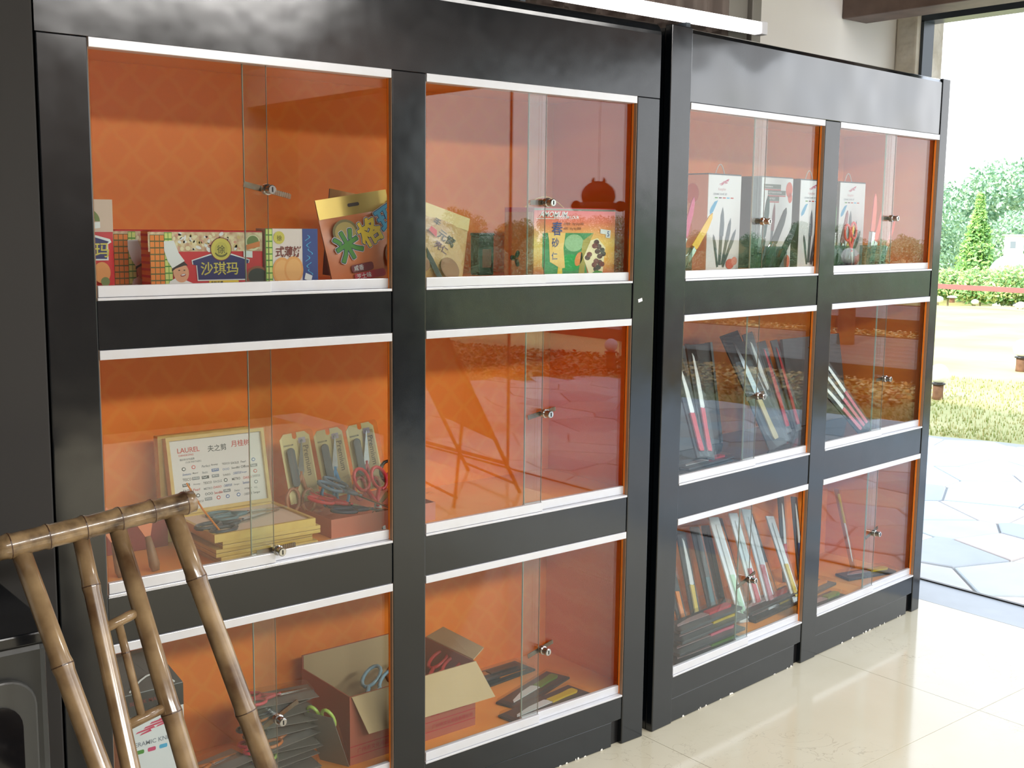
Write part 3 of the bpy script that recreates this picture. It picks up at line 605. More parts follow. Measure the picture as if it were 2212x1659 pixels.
sachima('red wrapped cake packet showing only its chef and plaid end, behind its twin', (.905, .19, S3))
def pouch(name, label, cat, mx, W, H, D, body, head, hh, group=None, hole=True):
    t = thing(name, label, cat, mx=mx, group=group); mb = MB(); nx, nz = 14, 14; vs = []; fs = []
    for side in (0, 1):
        for i in range(nx+1):
            for j in range(nz+1):
                u, v = i/nx, j/nz; vv = min(1, v/(1-hh*.9)) if v < 1 else 1
                b = D*.5*max(0, math.sin(math.pi*u))**.6*max(0, math.sin(math.pi*min(1, v/(1-hh))))**.7 if v < 1-hh else 0
                b += .0015+.0012*math.sin(7*u+5*v); vs.append((W*(u-.5), -b if side == 0 else b, H*v))
    n1 = (nx+1)*(nz+1)
    for side in (0, 1):
        for i in range(nx):
            for j in range(nz):
                a = side*n1+i*(nz+1)+j; f = (a, a+nz+1, a+nz+2, a+1); fs.append(f if side == 0 else f[::-1])
    mb.add(vs, fs, body); o = mb.build('bag', body, t, smooth=True)
    h = MB(); h.flat([(-W/2, H*(1-hh)), (W/2, H*(1-hh)), (W/2, H), (-W/2, H)], -.0034, head)
    h.build('header', None, t)
    if hole: MB().flat(rrect(-.016, H*(1-hh*.5)-.004, .016, H*(1-hh*.5)+.004, .0038), -.0042, HAIR).build('hang_hole', HAIR, t)
    return t
CLR = C('foil_gold', (206, 172, 96), .28, metal=.6)
def TX(x, y, z, ry=0, rx=0, rz=0): return Matrix.Translation((x, y, z)) @ Matrix.Rotation(R(rz), 4, 'Z') @ Matrix.Rotation(R(rx), 4, 'X') @ Matrix.Rotation(R(ry), 4, 'Y')
# red biscuit bag cut by the stile
t = pouch('snack_bag', 'tall red biscuit bag with clear top at the cabinet\'s outer end', 'snack bag', TX(.812, .10, S3, 0), .112, .178, .03, RED, C('clear_top', (216, 190, 176), .15), .36, hole=False)
p = MB(); y = -.0165
p.flat([(-.04, .058), (.04, .058), (.04, .09), (.047, .094), (.044, .1), (0, .112), (-.044, .1), (-.047, .094), (-.04, .09)], y, WHITE); p.flat([(-.037, .061), (.037, .061), (.037, .091), (.042, .095), (0, .108), (-.042, .095), (-.037, .091)], y-.0004, NAVY)
put(p, '玛', .012, .064, .028, GOLD, y-.0008)
for cx in (-.03, -.002, .026): p.flat(ell(cx, .034, .017, .021), y-.0003, C('print_biscuit', (224, 146, 80)))
p.flat(ell(.032, .016, .009, .009), y-.0008, C('print_leaf', (110, 124, 66)))
p.flat([(.03*math.cos(R(k)), .135+.026*math.sin(R(k))) for k in range(0, 181, 15)]+[(.02*math.cos(R(k)), .135+.017*math.sin(R(k))) for k in range(180, -1, -15)], -.0042, C('print_leaf', (110, 124, 66)))
p.flat([(.0, .118), (.03, .122), (.03, .134), (.0, .130)], -.0044, WHITE); p.build('printed_front', None, t)
# white and blue biscuit box
t = thing('biscuit_box', 'small white and blue thin biscuit box with gold disc', 'biscuit box', (1.187, .065, S3))
W, H = .128, .123; f = lambda u, v: ((u-568)/114*W, (615-v)/107*H)
MB().box((0, 0, 0), (W, .045, H)).build('carton', C('box_white', (222, 204, 200)), t, bevel=.001); p = MB(); y = -.0006
a, b = f(568, 615), f(583, 508); grid_print(p, a[0], a[1], b[0], b[1], 1, 9, LIME, GREEN, y)
p.flat([f(648, 615), f(682, 613), f(682, 508), f(648, 508)], y, C('print_blue', (48, 66, 132)))
for (cx, cz) in ((603, 588), (628, 586)): p.flat([f(*a) for a in ell(cx, cz, 21, 26)], y-.0003-.0003*(cx > 610), C('print_cracker', (226, 158, 92))); p.flat([f(*a) for a in ell(cx, cz, 17, 21)], y-.0005-.0003*(cx > 610), C('print_cracker2', (232, 172, 108)))
p.flat([f(*a) for a in ell(597, 525, 12, 12)], y-.0004, GOLD); a = f(592, 531); put(p, '徐', a[0], a[1], .012, GOLD_D, y-.0007)
a = f(588, 562); put(p, '式薄饼', a[0], a[1], .024, C('print_brown', (120, 40, 30)), y-.001, wmax=.062, slant=.12)
for k in range(7):
    pts = [f(653+5*math.sin(j*.9+k*2)+3*(k % 3)+6, 520+k*13+j*2.2) for j in range(6)]
    for (x0, z0), (x1, z1) in zip(pts, pts[1:]): p.flat([(x0-.0012, z0), (x0+.0012, z0), (x1+.0012, z1), (x1-.0012, z1)], y-.0004, SKYB)
p.flat([f(651, 604), f(666, 609), f(669, 598), f(654, 592)], y-.001, WHITE); p.build('printed_front', None, t)
# foil bags
def rice_bag(label, mx, body, head):
    t = pouch('snack_bag', label, 'snack bag', mx, .195, .205, .034, body, head, .22, 'foil snack bags'); p = MB(); y = -.0185
    p.flat(ell(-.045, .122, .034, .03), y+.001, C('print_logo', (120, 104, 60))); p.flat(ell(-.045, .122, .028, .024), y+.0006, C('print_logo2', (176, 150, 84)))
    for s_, x, z, h, c, r in (('米', -.068, .05, .066, GREEN, .35), ('格', .0, .076, .060, YEL, .35), ('玛丽', .058, .104, .054, SKYB, .35)):
        for k_ in range(8): put(p, s_, x+.0042*math.cos(k_*.785), z+.0042*math.sin(k_*.785), h, WHITE, y-.00002*k_, r)
        for k_ in range(8): put(p, s_, x+.003*math.cos(k_*.785), z+.003*math.sin(k_*.785), h, NAVY, y-.0004-.00002*k_, r)
        for k_ in range(8): put(p, s_, x+.0014*math.cos(k_*.785), z+.0014*math.sin(k_*.785), h, c, y-.0008-.00002*k_, r)
    p.flat(rrect(-.05, .028, .01, .046, .006), y-.0002, MAROON); put(p, '咸香', -.044, .031, .013, WHITE, y-.0006)
    p.flat(rrect(-.045, .008, .04, .026, .006), y+.002, C('print_crimson', (190, 40, 60))); put(p, '芝士味', -.04, .011, .013, WHITE, y+.0016)
    p.flat(ell(.07, .05, .022, .03), y, C('print_caramel', (150, 84, 40)))
    p.build('printed_front', None, t); return t
rice_bag('purple and pink foil snack bag behind the gold topped one', TX(1.497, .19, S3, 9, -6), C('bag_purple', (128, 62, 76), .3), C('foil_brown', (160, 110, 60), .3, metal=.5))
rice_bag('orange foil snack bag with gold hanging header and bubble characters', TX(1.468, .095, S3, -9, -8), C('bag_orange', (218, 128, 84), .3), CLR)
t = pouch('snack_bag', 'crumpled tan snack bag with black brush characters by the middle stile', 'snack bag', TX(1.655, .10, S3, 17, -12), .165, .185, .04, C('bag_tan', (196, 158, 108), .3, bump=(40, .5, .01)), C('foil_pale', (222, 196, 140), .25, metal=.3), .18, 'foil snack bags', False)
p = MB(); y = -.022
put(p, '手', -.03, .135, .022, HAIR, y+.012, -.3); put(p, '元窝', -.02, .102, .026, HAIR, y, -.3); put(p, '壳仁', -.025, .076, .02, PURPLE, y, -.3); p.flat([(-.045, .112), (-.02, .10), (-.022, .118), (-.04, .124)], y, RED)
p.flat([(-.045, .07), (-.02, .045), (.02, .0), (.0, .0), (-.035, .04)], y+.002, HAIR); p.flat(ell(.03, .035, .03, .024, rot=-.5), y, C('print_nut', (140, 86, 50))); p.flat(ell(-.05, .025, .022, .02), y+.001, C('print_nut', (140, 86, 50)))
p.build('printed_front', None, t)
t = thing('small_tin', 'small dark green tin standing behind the red gift box', 'tin', (1.928, .27, S3)); MB().box((0, 0, 0), (.05, .04, .105)).build('body', C('tin_green', (52, 58, 56), .3), t, bevel=.003)
MB().box((-.001, -.001, .105), (.051, .041, .113)).build('lid', C('tin_lid', (36, 40, 44), .3), t, bevel=.002); MB().box((.01, -.001, .02), (.04, 0, .07)).build('label_print', C('tin_lbl', (150, 96, 76)), t)
# gift box with cut-out window
t = thing('gift_box', 'red and yellow gift box with cut-out window and printed berries', 'gift box', (1.937, .055, S3)); W, H, D = .288, .181, .12
f = lambda X, Y: ((X-1070)/(1755-1070)*W, (1000-Y)/(1000-440)*H)
cart = mat('gift_front', (232, 150, 84), .45); n = cart.node_tree; bb = n.nodes['Principled BSDF']; co = [x for x in n.nodes if x.type == 'TEX_COORD'][0]
sp = n.nodes.new('ShaderNodeSeparateXYZ'); rr = n.nodes.new('ShaderNodeValToRGB'); mrr = n.nodes.new('ShaderNodeMapRange'); mrr.inputs[2].default_value = H
n.links.new(co.outputs['Object'], sp.inputs[0]); n.links.new(sp.outputs['Z'], mrr.inputs[0]); n.links.new(mrr.outputs[0], rr.inputs[0]); n.links.new(rr.outputs[0], bb.inputs['Base Color'])
el = rr.color_ramp.elements; el[0].color = lin((206, 74, 66)); el[1].color = lin((212, 56, 74)); e = el.new(.22); e.color = lin((236, 168, 76)); e = el.new(.5); e.color = lin((240, 196, 96)); e = el.new(.8); e.color = lin((226, 104, 72))
bx = MB(); WN = [f(1140, 640), f(1565, 640), f(1480, 830), f(1520, 975), f(1165, 975), f(1140, 900)]
bx.box((0, .0, 0), (W, D, H)); bx.build('carton', cart, t, bevel=.001)
p = MB(); y = -.0006
p.flat(WN[::-1], y, C('win_green', (66, 138, 84), .12)); p.flat([f(*a) for a in ell(1400, 720, 80, 70, 20)], y-.0003, C('win_green2', (150, 186, 140), .1)); p.flat([f(*a) for a in ell(1370, 880, 90, 70, 20)], y-.0003, C('win_green3', (40, 158, 78), .12)); p.flat([f(*a) for a in ell(1440, 850, 30, 60, 16, .3)], y-.0005, C('win_orange', (230, 130, 60), .2)); p.flat([f(1270, 900), f(1300, 900), f(1305, 975), f(1262, 975)][::-1], y-.0005, YEL)
p.flat([f(1475, 700), f(1560, 640), f(1500, 800), f(1490, 975), f(1440, 975), f(1460, 800)], y-.0005, C('win_gold', (170, 150, 60), .3))
p.flat([f(1180, 640), f(1325, 640), f(1310, 760), f(1325, 920), f(1290, 925), f(1200, 870), f(1190, 700)][::-1], y-.0009, C('gift_tongue', (240, 196, 110)))
for s_, yy, hh in (('春', 660, 110), ('砂', 755, 75), ('仁', 855, 62)): a = f(1212, yy); put(p, s_, a[0], a[1], hh/560*H, C('print_ink', (58, 60, 130)), y-.0013)
a = f(1110, 515); put(p, 'AMOMUM', a[0], a[1], .015, WHITE, y-.001, slant=.3); a = f(1225, 528); put(p, 'VILLOSUM LOUR', a[0], a[1], .0085, WHITE, y-.0014)
a = f(1310, 580); put(p, '净含量：70g (35g×2袋)', a[0], a[1], .008, C('print_rust', (150, 70, 40)), y-.001, wmax=.12); a = f(1310, 618); put(p, '规格：35g 20g 袋装', a[0], a[1], .008, C('print_rust', (150, 70, 40)), y-.001, wmax=.11)
p.flat([f(1085, 525), f(1240, 525), f(1240, 530), f(1085, 530)][::-1], y-.001, WHITE)
p.flat([f(1530, 975), f(1480, 840), f(1540, 700), f(1600, 680), f(1670, 760), f(1660, 830), f(1650, 960)][::-1], y-.0007, C('gift_cream', (240, 222, 180)))
rnd = random.Random(4)
for (cx, cz) in ((1590, 715), (1575, 745), (1610, 750), (1640, 780), (1600, 790), (1650, 810), (1620, 830), (1530, 815), (1515, 840), (1590, 870), (1620, 880), (1575, 900), (1610, 920), (1640, 895), (1590, 935)): p.flat([f(*a) for a in ell(cx, cz, 24, 22, 12)], y-.001-.0001*rnd.random(), rnd.choice((C('berry', (90, 36, 44)), C('berry2', (122, 48, 52)), C('berry3', (70, 40, 44)))))
p.flat([f(1540, 975), f(1590, 945), f(1640, 955), f(1660, 975)][::-1], y-.0012, GREEN)
p.flat([f(1622, 605), f(1712, 618), f(1708, 682), f(1668, 676), f(1670, 650), f(1620, 642)][::-1], y-.0014, WHITE); a = f(1680, 668); put(p, '5', a[0], a[1], .014, C('print_ink', (58, 60, 130)), y-.0018)
p.box((0, -.001, H-.007), (W, -.0004, H-.002), C('gift_ribbon', (140, 140, 130), .3)); p.build('printed_front', None, t)
p = MB(); XL = Matrix.Rotation(R(90), 4, 'Z')
p.box((-.0012, .004, .004), (-.0004, D-.004, H-.012), C('gift_side', (222, 160, 92)))
for i in range(12): p.add([(-.0016, .07+.018*math.cos(i*2.1)*(.4+.05*i)+a, .05+.018*math.sin(i*2.1)*(.4+.05*i)+b) for a, b in ell(0, 0, .008, .007, 10)], [tuple(range(10))[::-1]], C('berry', (90, 36, 44)))
p.build('printed_side', None, t)
pts = [(.052+.02*i, .10, H+.03*math.sin(math.pi*i/7)) for i in range(8)]; MB().tube(pts, .0016, 6).build('cord_handle', C('cord_yellow', (206, 170, 84)), t)
# dark carved ornament hanging from the beam, seen mirrored above the gift box
t = thing('hanging_ornament', 'dark carved ornament with two horns hanging by the doorway, seen mirrored above the gift box', 'ornament', (4.0, -1.968, 1.527), R(43))
OM = mat('dark_carved_wood', (52, 34, 26), .6)
MB().ball((0, 0, .075), (.086, .05, .072), 24).build('head', OM, t, smooth=True); MB().lathe([(.08, .0), (.094, .008), (.096, .02), (.09, .04), (.04, .06)], 24, None, Matrix.Diagonal((1, .6, 1, 1))).build('body', OM, t, smooth=True)
for sx in (-1, 1):
    MB().tube([(sx*.022, 0, .13), (sx*.028, 0, .15), (sx*.024, 0, .165)], [.012, .009, .003], 8).build('horn', OM, t); MB().lathe([(.003, -.008), (.024, -.008), (.027, 0), (.024, .008), (.003, .008)], 20, None, Matrix.Translation((sx*.108, -.003, .025)) @ Matrix.Rotation(R(90), 4, 'X')).build('ear', OM, t)
MB().tube([(0, 0, .14), (0, 0, 2.262-1.527)], .0012, 5).build('cord', OM, t)
# ------------------------------------------------------------------ near cabinet, middle shelf
WOODG = mat('pale_gold_wood', (208, 172, 92), .45, noise=(30, .5, (184, 140, 66))); LIN = C('pinkish_liner', (222, 196, 176), .6)
def flat_case(label, loc, rz, W=.238, D=.20, H=.0175, open_=False):
    t = thing('wooden_case', label, 'case', loc, R(rz), 'flat wooden presentation cases'); b = MB(); b.box((0, 0, 0), (W, D, H*.47)); b.build('base', WOODG, t, bevel=.001)
    MB().box((0, 0, H*.53), (W, D, H)).build('lid', WOODG, t, bevel=.001); MB().box((.001, .001, H*.47), (W-.001, D-.001, H*.53)).build('seam', C('seam', (120, 84, 40)), t); return t
ys = .052
flat_case('wooden case at the bottom of the stack under the open scissor case', (1.062, ys, S1), 0)
flat_case('wooden case second from the bottom under the open scissor case', (1.052, ys+.003, S1+.0178), 1.0)
flat_case('wooden case directly beneath the open scissor case', (1.066, ys, S1+.0356), -1.2)
t = thing('scissor_case', 'open wooden case with grey scissors inside and white logo sheet in its lid', 'case', (1.046, ys-.004, S1+.0534), 0)
W, D, H = .246, .205, .018
b = MB(); b.box((0, 0, 0), (W, .008, H)); b.box((0, D-.008, 0), (W, D, H)); b.box((0, .008, 0), (.008, D-.008, H)); b.box((W-.008, .008, 0), (W, D-.008, H)); b.box((.008, .008, 0), (W-.008, D-.008, .004)); b.build('tray', WOODG, t)
MB().box((.008, .008, .004), (W-.008, D-.008, .014)).build('liner', LIN, t)
lid = Matrix.Translation((-.002, D+.001, H)) @ Matrix.Rotation(R(-12), 4, 'X')
b = MB()
for a, c in (((0, 0, 0), (W, .022, .008)), ((0, 0, .170), (W, .022, .178)), ((0, 0, .008), (.008, .022, .170)), ((W-.008, 0, .008), (W, .022, .170)), ((.008, .014, .008), (W-.008, .022, .170))): b.box(a, c, None, lid)
b.build('lid', WOODG, t)
p = MB(); p.box((.008, .008, .008), (W-.008, .0135, .170), C('logo_sheet', (216, 208, 206)))
f = lambda X, Y: (.008+(X-150)/(1110-150)*(W-.016), .170-(Y-200-(-(X-150)*.11)-60)/(760)*(.162))
inkR = C('ink_red', (190, 50, 40)); inkK = C('ink_black', (40, 40, 46)); inkG = C('ink_grey', (110, 110, 116)); inkB = C('ink_blue', (60, 90, 150))
def w(s_, X, Y, h, c, wm=None, **k): a = f(X, Y); put(p, s_, a[0], a[1], h, c, .0076, wmax=wm, **k)
w('LAUREL', 232, 392, .0115, inkR, .056); w('DANGKONG', 240, 428, .0045, inkR, .054); w('夫之剪', 540, 380, .0155, inkK); w('月桂树', 790, 330, .0155, inkR)
w('我们的合作品牌', 245, 475, .005, inkG); w('OUR PARTNERS', 300, 500, .004, inkG)
names = ['PLUS', 'QUICK', 'EAGLE', 'smiggle', 'Sanger', 'Tiger', 'OOO', 'Pearl', 'VG', 'Sumitomo', 'Perfect', 'Swordfish', 'METRO', 'Quill', 'Maped', 'Amway', 'Office', 'DAISO', 'NKOK', 'Bazic', 'TESCO', 'Swiss', 'CARREFOUR']
rnd = random.Random(8)
for r_ in range(8):
    for c_ in range(8):
        X = 245+c_*104+rnd.uniform(-6, 12); Y = 575+r_*61-(0 if c_ else 0)-(X-240)*.11+rnd.uniform(-5, 5)
        if Y > 970-(X-240)*.11: continue
        s_ = names[(r_*8+c_*5+r_*r_) % len(names)]; c = rnd.choice((inkK, inkK, inkG, inkG, inkR, inkB)); k = rnd.random(); a = f(X, Y)
        if k < .16: p.flat([a, (a[0]+.018, a[1]), (a[0]+.018, a[1]+.007), (a[0], a[1]+.007)], .0078, c); put(p, s_, a[0]+.002, a[1]+.002, .004, WHITE, .0074, wmax=.014)
        elif k < .28: p.flat(ell(a[0]+.008, a[1]+.003, .005, .0045, 14), .0078, c); p.flat(ell(a[0]+.008, a[1]+.003, .003, .0025, 14), .0074, WHITE)
        else: put(p, s_, a[0], a[1], rnd.uniform(.0045, .0065), c, .0076, wmax=.021, slant=rnd.choice((0, .2)))
for v_ in range(len(p.v)): p.v[v_] = tuple(lid @ Vector(p.v[v_]))
p.build('logo_sheet', None, t)
def scissors_parts(parent, X, col, L=.17, blade=None):
    """a pair of scissors lying in the local xy plane, tips to +x"""
    for s_ in (-1, 1):
        h = MB(); pts = [(-.05+.028*math.cos(a), s_*.021+.017*math.sin(a), 0) for a in [2*math.pi*i/14 for i in range(15)]]
        h.tube(pts, .0042, 6, None, False, X); h.tube([(-.024, s_*.014, 0), (.0, s_*.004, 0), (.02, -s_*.002, .001)], [.005, .005, .003], 6, None, True, X)
        h.build('handle', col, parent, smooth=True)
        b = MB(); b.add([(.0, s_*.002, .001*s_), (.02, s_*.009, .001*s_), (L-.06, s_*.002, .001*s_), (L-.05, 0, .001*s_), (.0, -s_*.006, .001*s_), (.0, s_*.002, .001*s_+.001), (.02, s_*.009, .001*s_+.001), (L-.06, s_*.002, .001*s_+.001), (L-.05, 0, .001*s_+.001), (.0, -s_*.006, .001*s_+.001)], [(0,1,2,3,4), (5,9,8,7,6), (0,5,6,1), (1,6,7,2), (2,7,8,3), (3,8,9,4), (4,9,5,0)], None, X)
        b.build('blade', blade or STEEL, parent)
    MB().lathe([(.0035, 0), (.0035, .004), (.002, .005)], 10, None, X @ Matrix.Translation((.012, 0, 0))).build('pivot', STEEL, parent)
sc1 = thing('scissors', 'dark grey handled scissors lying in the open wooden case', 'scissors', (1.13, .12, S1+.0534+.019)); scissors_parts(sc1, Matrix.Rotation(R(18), 4, 'Z') @ Matrix.Scale(1.15, 4), C('grey_handle', (62, 66, 76), .3))
sc1 = thing('scissors', 'thin teal edged scissors behind the dark ones in the open case', 'scissors', (1.18, .185, S1+.0534+.019)); scissors_parts(sc1, Matrix.Rotation(R(-4), 4, 'Z'), C('grey_teal', (96, 120, 128), .3), .16)
tag(MB().tube([(1.068, .235, .872), (1.066, .15, .83), (1.074, .07, .79)], .0022, 6).build('ribbon', C('orange_ribbon', (232, 140, 30))), 'orange ribbon holding the lid of the open scissor case', 'ribbon')
t = thing('wooden_case', 'wooden case standing upright behind the open lid', 'case', mx=TX(1.034, .296, S1, 0, -4)); MB().box((0, 0, 0), (.23, .011, .248)).build('base', WOODG, t, bevel=.001); MB().box((0, .012, 0), (.23, .024, .248)).build('lid', WOODG, t, bevel=.001)
# blister cards
def blister(label, mx, col, blade_c, W=.082, H=.17, group='scissor blister cards'):
    t = thing('blister_card', label, 'blister pack', mx=mx, group=group); y = -.001
    c = [(W/2-.012, H), (W/2, H-.012), (W/2, 0), (-W/2, 0), (-W/2, H-.012), (-W/2+.012, H), (-.006, H), (-.006, H-.012), (0, H-.016), (.006, H-.012), (.006, H)]
    MB().prism(c, 0, .001).build('card', C('card_gold', (214, 196, 140), .4, metal=.15), t)
    p = MB(); p.flat([(.004, .004), (W/2-.004, .004), (W/2-.004, H-.02), (.004, H-.02)], -.0004, C('card_tan', (180, 158, 112))); put(p, 'Premium', .018, H-.035, .015, C('card_brown', (84, 64, 36)), -.0008, -R(90)); put(p, 'KINGDOM', -W/2+.008, H-.03, .004, inkK, -.0008); p.flat(rrect(.008, H-.028, .028, H-.014, .002), -.0008, C('card_violet', (178, 166, 178))); put(p, '¥8', .012, H-.025, .006, inkG, -.0012); p.build('printed_front', None, t)
    scissors_parts(t, TX(-.006, -.007, .055, -78) @ Matrix.Rotation(R(-90), 4, 'X'), col, .15, blade_c)
    MB().prism(rrect(-W/2+.008, .04, -.012, H-.034, .010), -.014, -.0085).build('sheath', C('sheath_grey', (92, 96, 102), .25), t, bevel=.002)
    b = MB(); b.prism(rrect(-W/2-.002, -.001, W/2+.002, H+.004, .01), -.0165, -.015); b.build('blister', FILM, t); return t
blister('orange handled scissors in a gold blister card, at the wooden case side', TX(1.372, .235, S1+.062, -4, -12), C('h_orange', (176, 110, 74), .3), STEEL)
blister('blue handled scissors in a gold blister card, middle of the three', TX(1.468, .235, S1+.062, -5, -12), C('h_blue', (60, 150, 206), .3), STEEL)
blister('pink handled scissors in a gold blister card by the middle stile', TX(1.560, .235, S1+.066, -5, -12), C('h_pink', (190, 70, 84), .3), STEEL)
blister('gold blister card half hidden behind the open wooden case', TX(1.272, .30, S1+.055, -7, -8), C('h_green', (90, 140, 70), .3), STEEL)
TRAYC = C('pink_card', (204, 120, 96), .6)
t = thing('scissor_tray', 'open pinkish cardboard tray full of wrapped scissors', 'tray', (1.362, .098, S1)); W, D, H = .30, .20, .045
MB().box((0, 0, 0), (W, D, .002)).build('base', TRAYC, t)
for a, b_ in (((0, 0, .002), (W, .002, H)), ((0, D-.002, .002), (W, D, H)), ((0, .002, .002), (.002, D-.002, H)), ((W-.002, .002, .002), (W, D-.002, H))): MB().box(a, b_).build('side', TRAYC, t)
SCC = [('red_handle', (214, 40, 62)), ('slate_handle', (90, 116, 140)), ('black_handle', (34, 32, 36)), ('rose_handle', (206, 90, 100)), ('navy_handle', (40, 50, 78)), ('green_handle', (120, 150, 80))]
for i, (x, y, z, rz, ry, k, l_) in enumerate(((1.44, .17, .785, -35, 14, 0, 'red handled scissors lying at the case end of the pink tray'), (1.455, .15, .812, -48, 20, 1, 'slate blue handled scissors lying slanted on top in the pink tray'),
      (1.515, .145, .79, -100, 52, 0, 'red handled scissors standing loops up in the middle of the tray'), (1.585, .15, .80, -120, 48, 2, 'black handled scissors with loops up against the pink blister card'),
      (1.47, .125, .775, -18, 6, 4, 'navy handled scissors at the front edge of the pink tray'), (1.60, .20, .795, -150, 20, 3, 'rose handled scissors at the stile end of the pink tray'))):
    t = thing('scissors', l_, 'scissors', mx=Matrix.Translation((x, y, z)) @ Matrix.Rotation(R(rz), 4, 'Z') @ Matrix.Rotation(R(ry), 4, 'Y')); scissors_parts(t, Matrix.Scale(1.1, 4), C(SCC[k][0], SCC[k][1], .25), .16)
vs = []; fs = []; rnd = random.Random(6); nx, ny = 22, 12
for i in range(nx+1):
    for j in range(ny+1): vs.append((1.325+.335*i/nx, .10+.19*j/ny, .79+.05*math.sin(math.pi*i/nx)*math.sin(math.pi*(.15+.7*j/ny))+rnd.uniform(-.007, .007)))
for i in range(nx):
    for j in range(ny): a = i*(ny+1)+j; fs += [(a, a+ny+1, a+ny+2), (a, a+ny+2, a+1)]
tag(MB().add(vs, fs).build('plastic_bag', FILM), 'crumpled clear plastic bag over the scissors in the pink tray', 'plastic bag')
t = thing('low_box', 'dark red low box behind the wooden handled trowels', 'box', (.80, .27, S1)); MB().box((0, 0, 0), (.235, .09, .072)).build('base', C('dark_red_card', (132, 22, 30), .5), t, bevel=.001); MB().box((-.002, -.002, .072), (.237, .092, .08)).build('lid', C('dark_red_lid', (150, 30, 36), .5), t, bevel=.001)
for x, l_ in ((.862, 'wooden handled trowel nearer the cabinet\'s outer end'), (.935, 'wooden handled trowel next to the wooden cases')):
    t = thing('trowel', l_, 'trowel', mx=TX(x, .10, S1+.001, -6, -14)); MB().tube([(0, 0, 0), (0, 0, .012), (0, 0, .05), (0, 0, .075)], [.008, .0115, .0085, .006], 12).build('handle', mat('worn_handle', (150, 104, 70), .5, noise=(40, .6, (104, 66, 44))), t, smooth=True)
    MB().prism([(-.006, .075), (.006, .075), (.016, .10), (.012, .13), (0, .15), (-.012, .13), (-.016, .10)], -.001, .001).build('blade', C('trowel_orange', (206, 96, 24), .4), t)
# ------------------------------------------------------------------ near cabinet, bottom shelf
def knife_carton(label, mx, W, D, H, face, side, kind, group=None):
    t = thing('knife_carton', label, 'carton', mx=mx, group=group); MB().box((0, 0, 0), (W, D, H)).build('carton', C('carton_'+kind+'_side', side, .5), t, bevel=.001)
    MB().box((.0005, -.0012, .0005), (W-.0005, -.0002, H-.0005)).build('front_panel', C('carton_'+kind, face, .45), t); return t
def dragon(p, x, z, s_, y, c):
    for k, (a, b, l) in enumerate(((0, 0, .5), (.2, .08, .55), (.35, .16, .6), (.55, .2, .4), (.7, .26, .3), (.1, -.06, .3), (.5, .05, .35))): p.flat([(x+s_*a, z+s_*b), (x+s_*(a+l), z+s_*(b+.05)), (x+s_*(a+l*.9), z+s_*(b+.1)), (x+s_*(a+.05), z+s_*(b+.04))], y-.0001*k, c)
def kshape(p, x, z, L, wd, rot, y, cb, ch):
    c, s_ = math.cos(rot), math.sin(rot); P_ = lambda a, b: (x+a*c+b*s_, z-a*s_+b*c)
    p.flat([P_(-wd*.4, L*.5), P_(wd*.5, L*.5), P_(wd*.55, L*.7), P_(wd*.3, L*.9), P_(0, L), P_(-wd*.35, L*.85)][::-1][::-1], y, cb); p.flat([P_(-wd*.3, 0), P_(wd*.3, 0), P_(wd*.35, L*.5), P_(-wd*.35, L*.5)], y-.0002, ch)
t = knife_carton('white carrying carton with black top on the bottom shelf behind the bamboo chair', TX(.852, .11, S2), .140, .12, .315, (226, 226, 230), (200, 200, 204), 'near')
p = MB(); y = -.0016; p.flat([(0, .265), (.14, .265), (.14, .315), (0, .315)], y, C('carton_black', (34, 30, 34), .4)); put(p, 'BLACK MATT', .02, .29, .009, C('dim_red', (120, 40, 40)), y-.0004); p.flat(rrect(.085, .27, .12, .28, .004), y-.0004, SKYB)
dragon(p, .03, .225, .09, y, C('dragon_red', (206, 60, 96))); put(p, 'CERAMIC KNIFE', .018, .195, .010, C('ink_pale', (130, 136, 150)), y, wmax=.105)
for i, c in enumerate((GREEN, PINK, SKYB, inkR)): p.flat(rrect(.03+.026*i, .178, .048+.026*i, .187, .003), y, c)
p.flat([(.06, .06), (.11, .085), (.12, .1), (.09, .09)], y, inkR); p.build('printed_front', None, t)
g = MB(); g.add([(0, 0, .316), (.14, 0, .316), (.14, .12, .316), (0, .12, .316), (.0, .05, .385), (.10, .05, .385), (.10, .07, .385), (.0, .07, .385)], [(0, 1, 5, 4), (1, 2, 6, 5), (2, 3, 7, 6), (3, 0, 4, 7), (4, 5, 6, 7)], C('carton_lid', (60, 46, 44), .4)); g.build('gable_top', None, t)
MB().tube([(.02+.1*i/8, -.002, .322+.03*math.sin(math.pi*i/8)) for i in range(9)], .002, 6).build('carry_handle', WHITE, t)
rnd = random.Random(12)
def clampack(label, mx, col, L=.165, W=.085, T=.019, group='clear scissor packs piled on the bottom shelf'):
    t = thing('scissor_pack', label, 'blister pack', mx=mx, group=group); MB().box((-L/2, -W/2, 0), (L/2, W/2, .0012)).build('card', C('pack_card', (120, 112, 108), .5), t)
    scissors_parts(t, Matrix.Translation((-.018, 0, .008)), col, .135); b = MB(); b.prism(rrect(-L/2, -W/2, L/2, W/2, .01), .0, .001); X = Matrix.Rotation(R(90), 4, 'X')
    fr = [(x, y_) for x, y_ in rrect(-L/2+.004, -W/2+.004, L/2-.004, W/2-.004, .012)]; k = len(fr); vs = [(x, y_, .0013) for x, y_ in fr]+[(x*.96, y_*.94, T-.001) for x, y_ in fr]
    MB().add(vs, [tuple(range(k, 2*k))]+[(i, (i+1) % k, (i+1) % k+k, i+k) for i in range(k)]).build('shell', FILM, t); return t
pc = [('pp', (214, 70, 84)), ('pg', (170, 196, 90)), ('pb', (110, 150, 190)), ('pk', (50, 46, 52)), ('po', (190, 110, 60))]
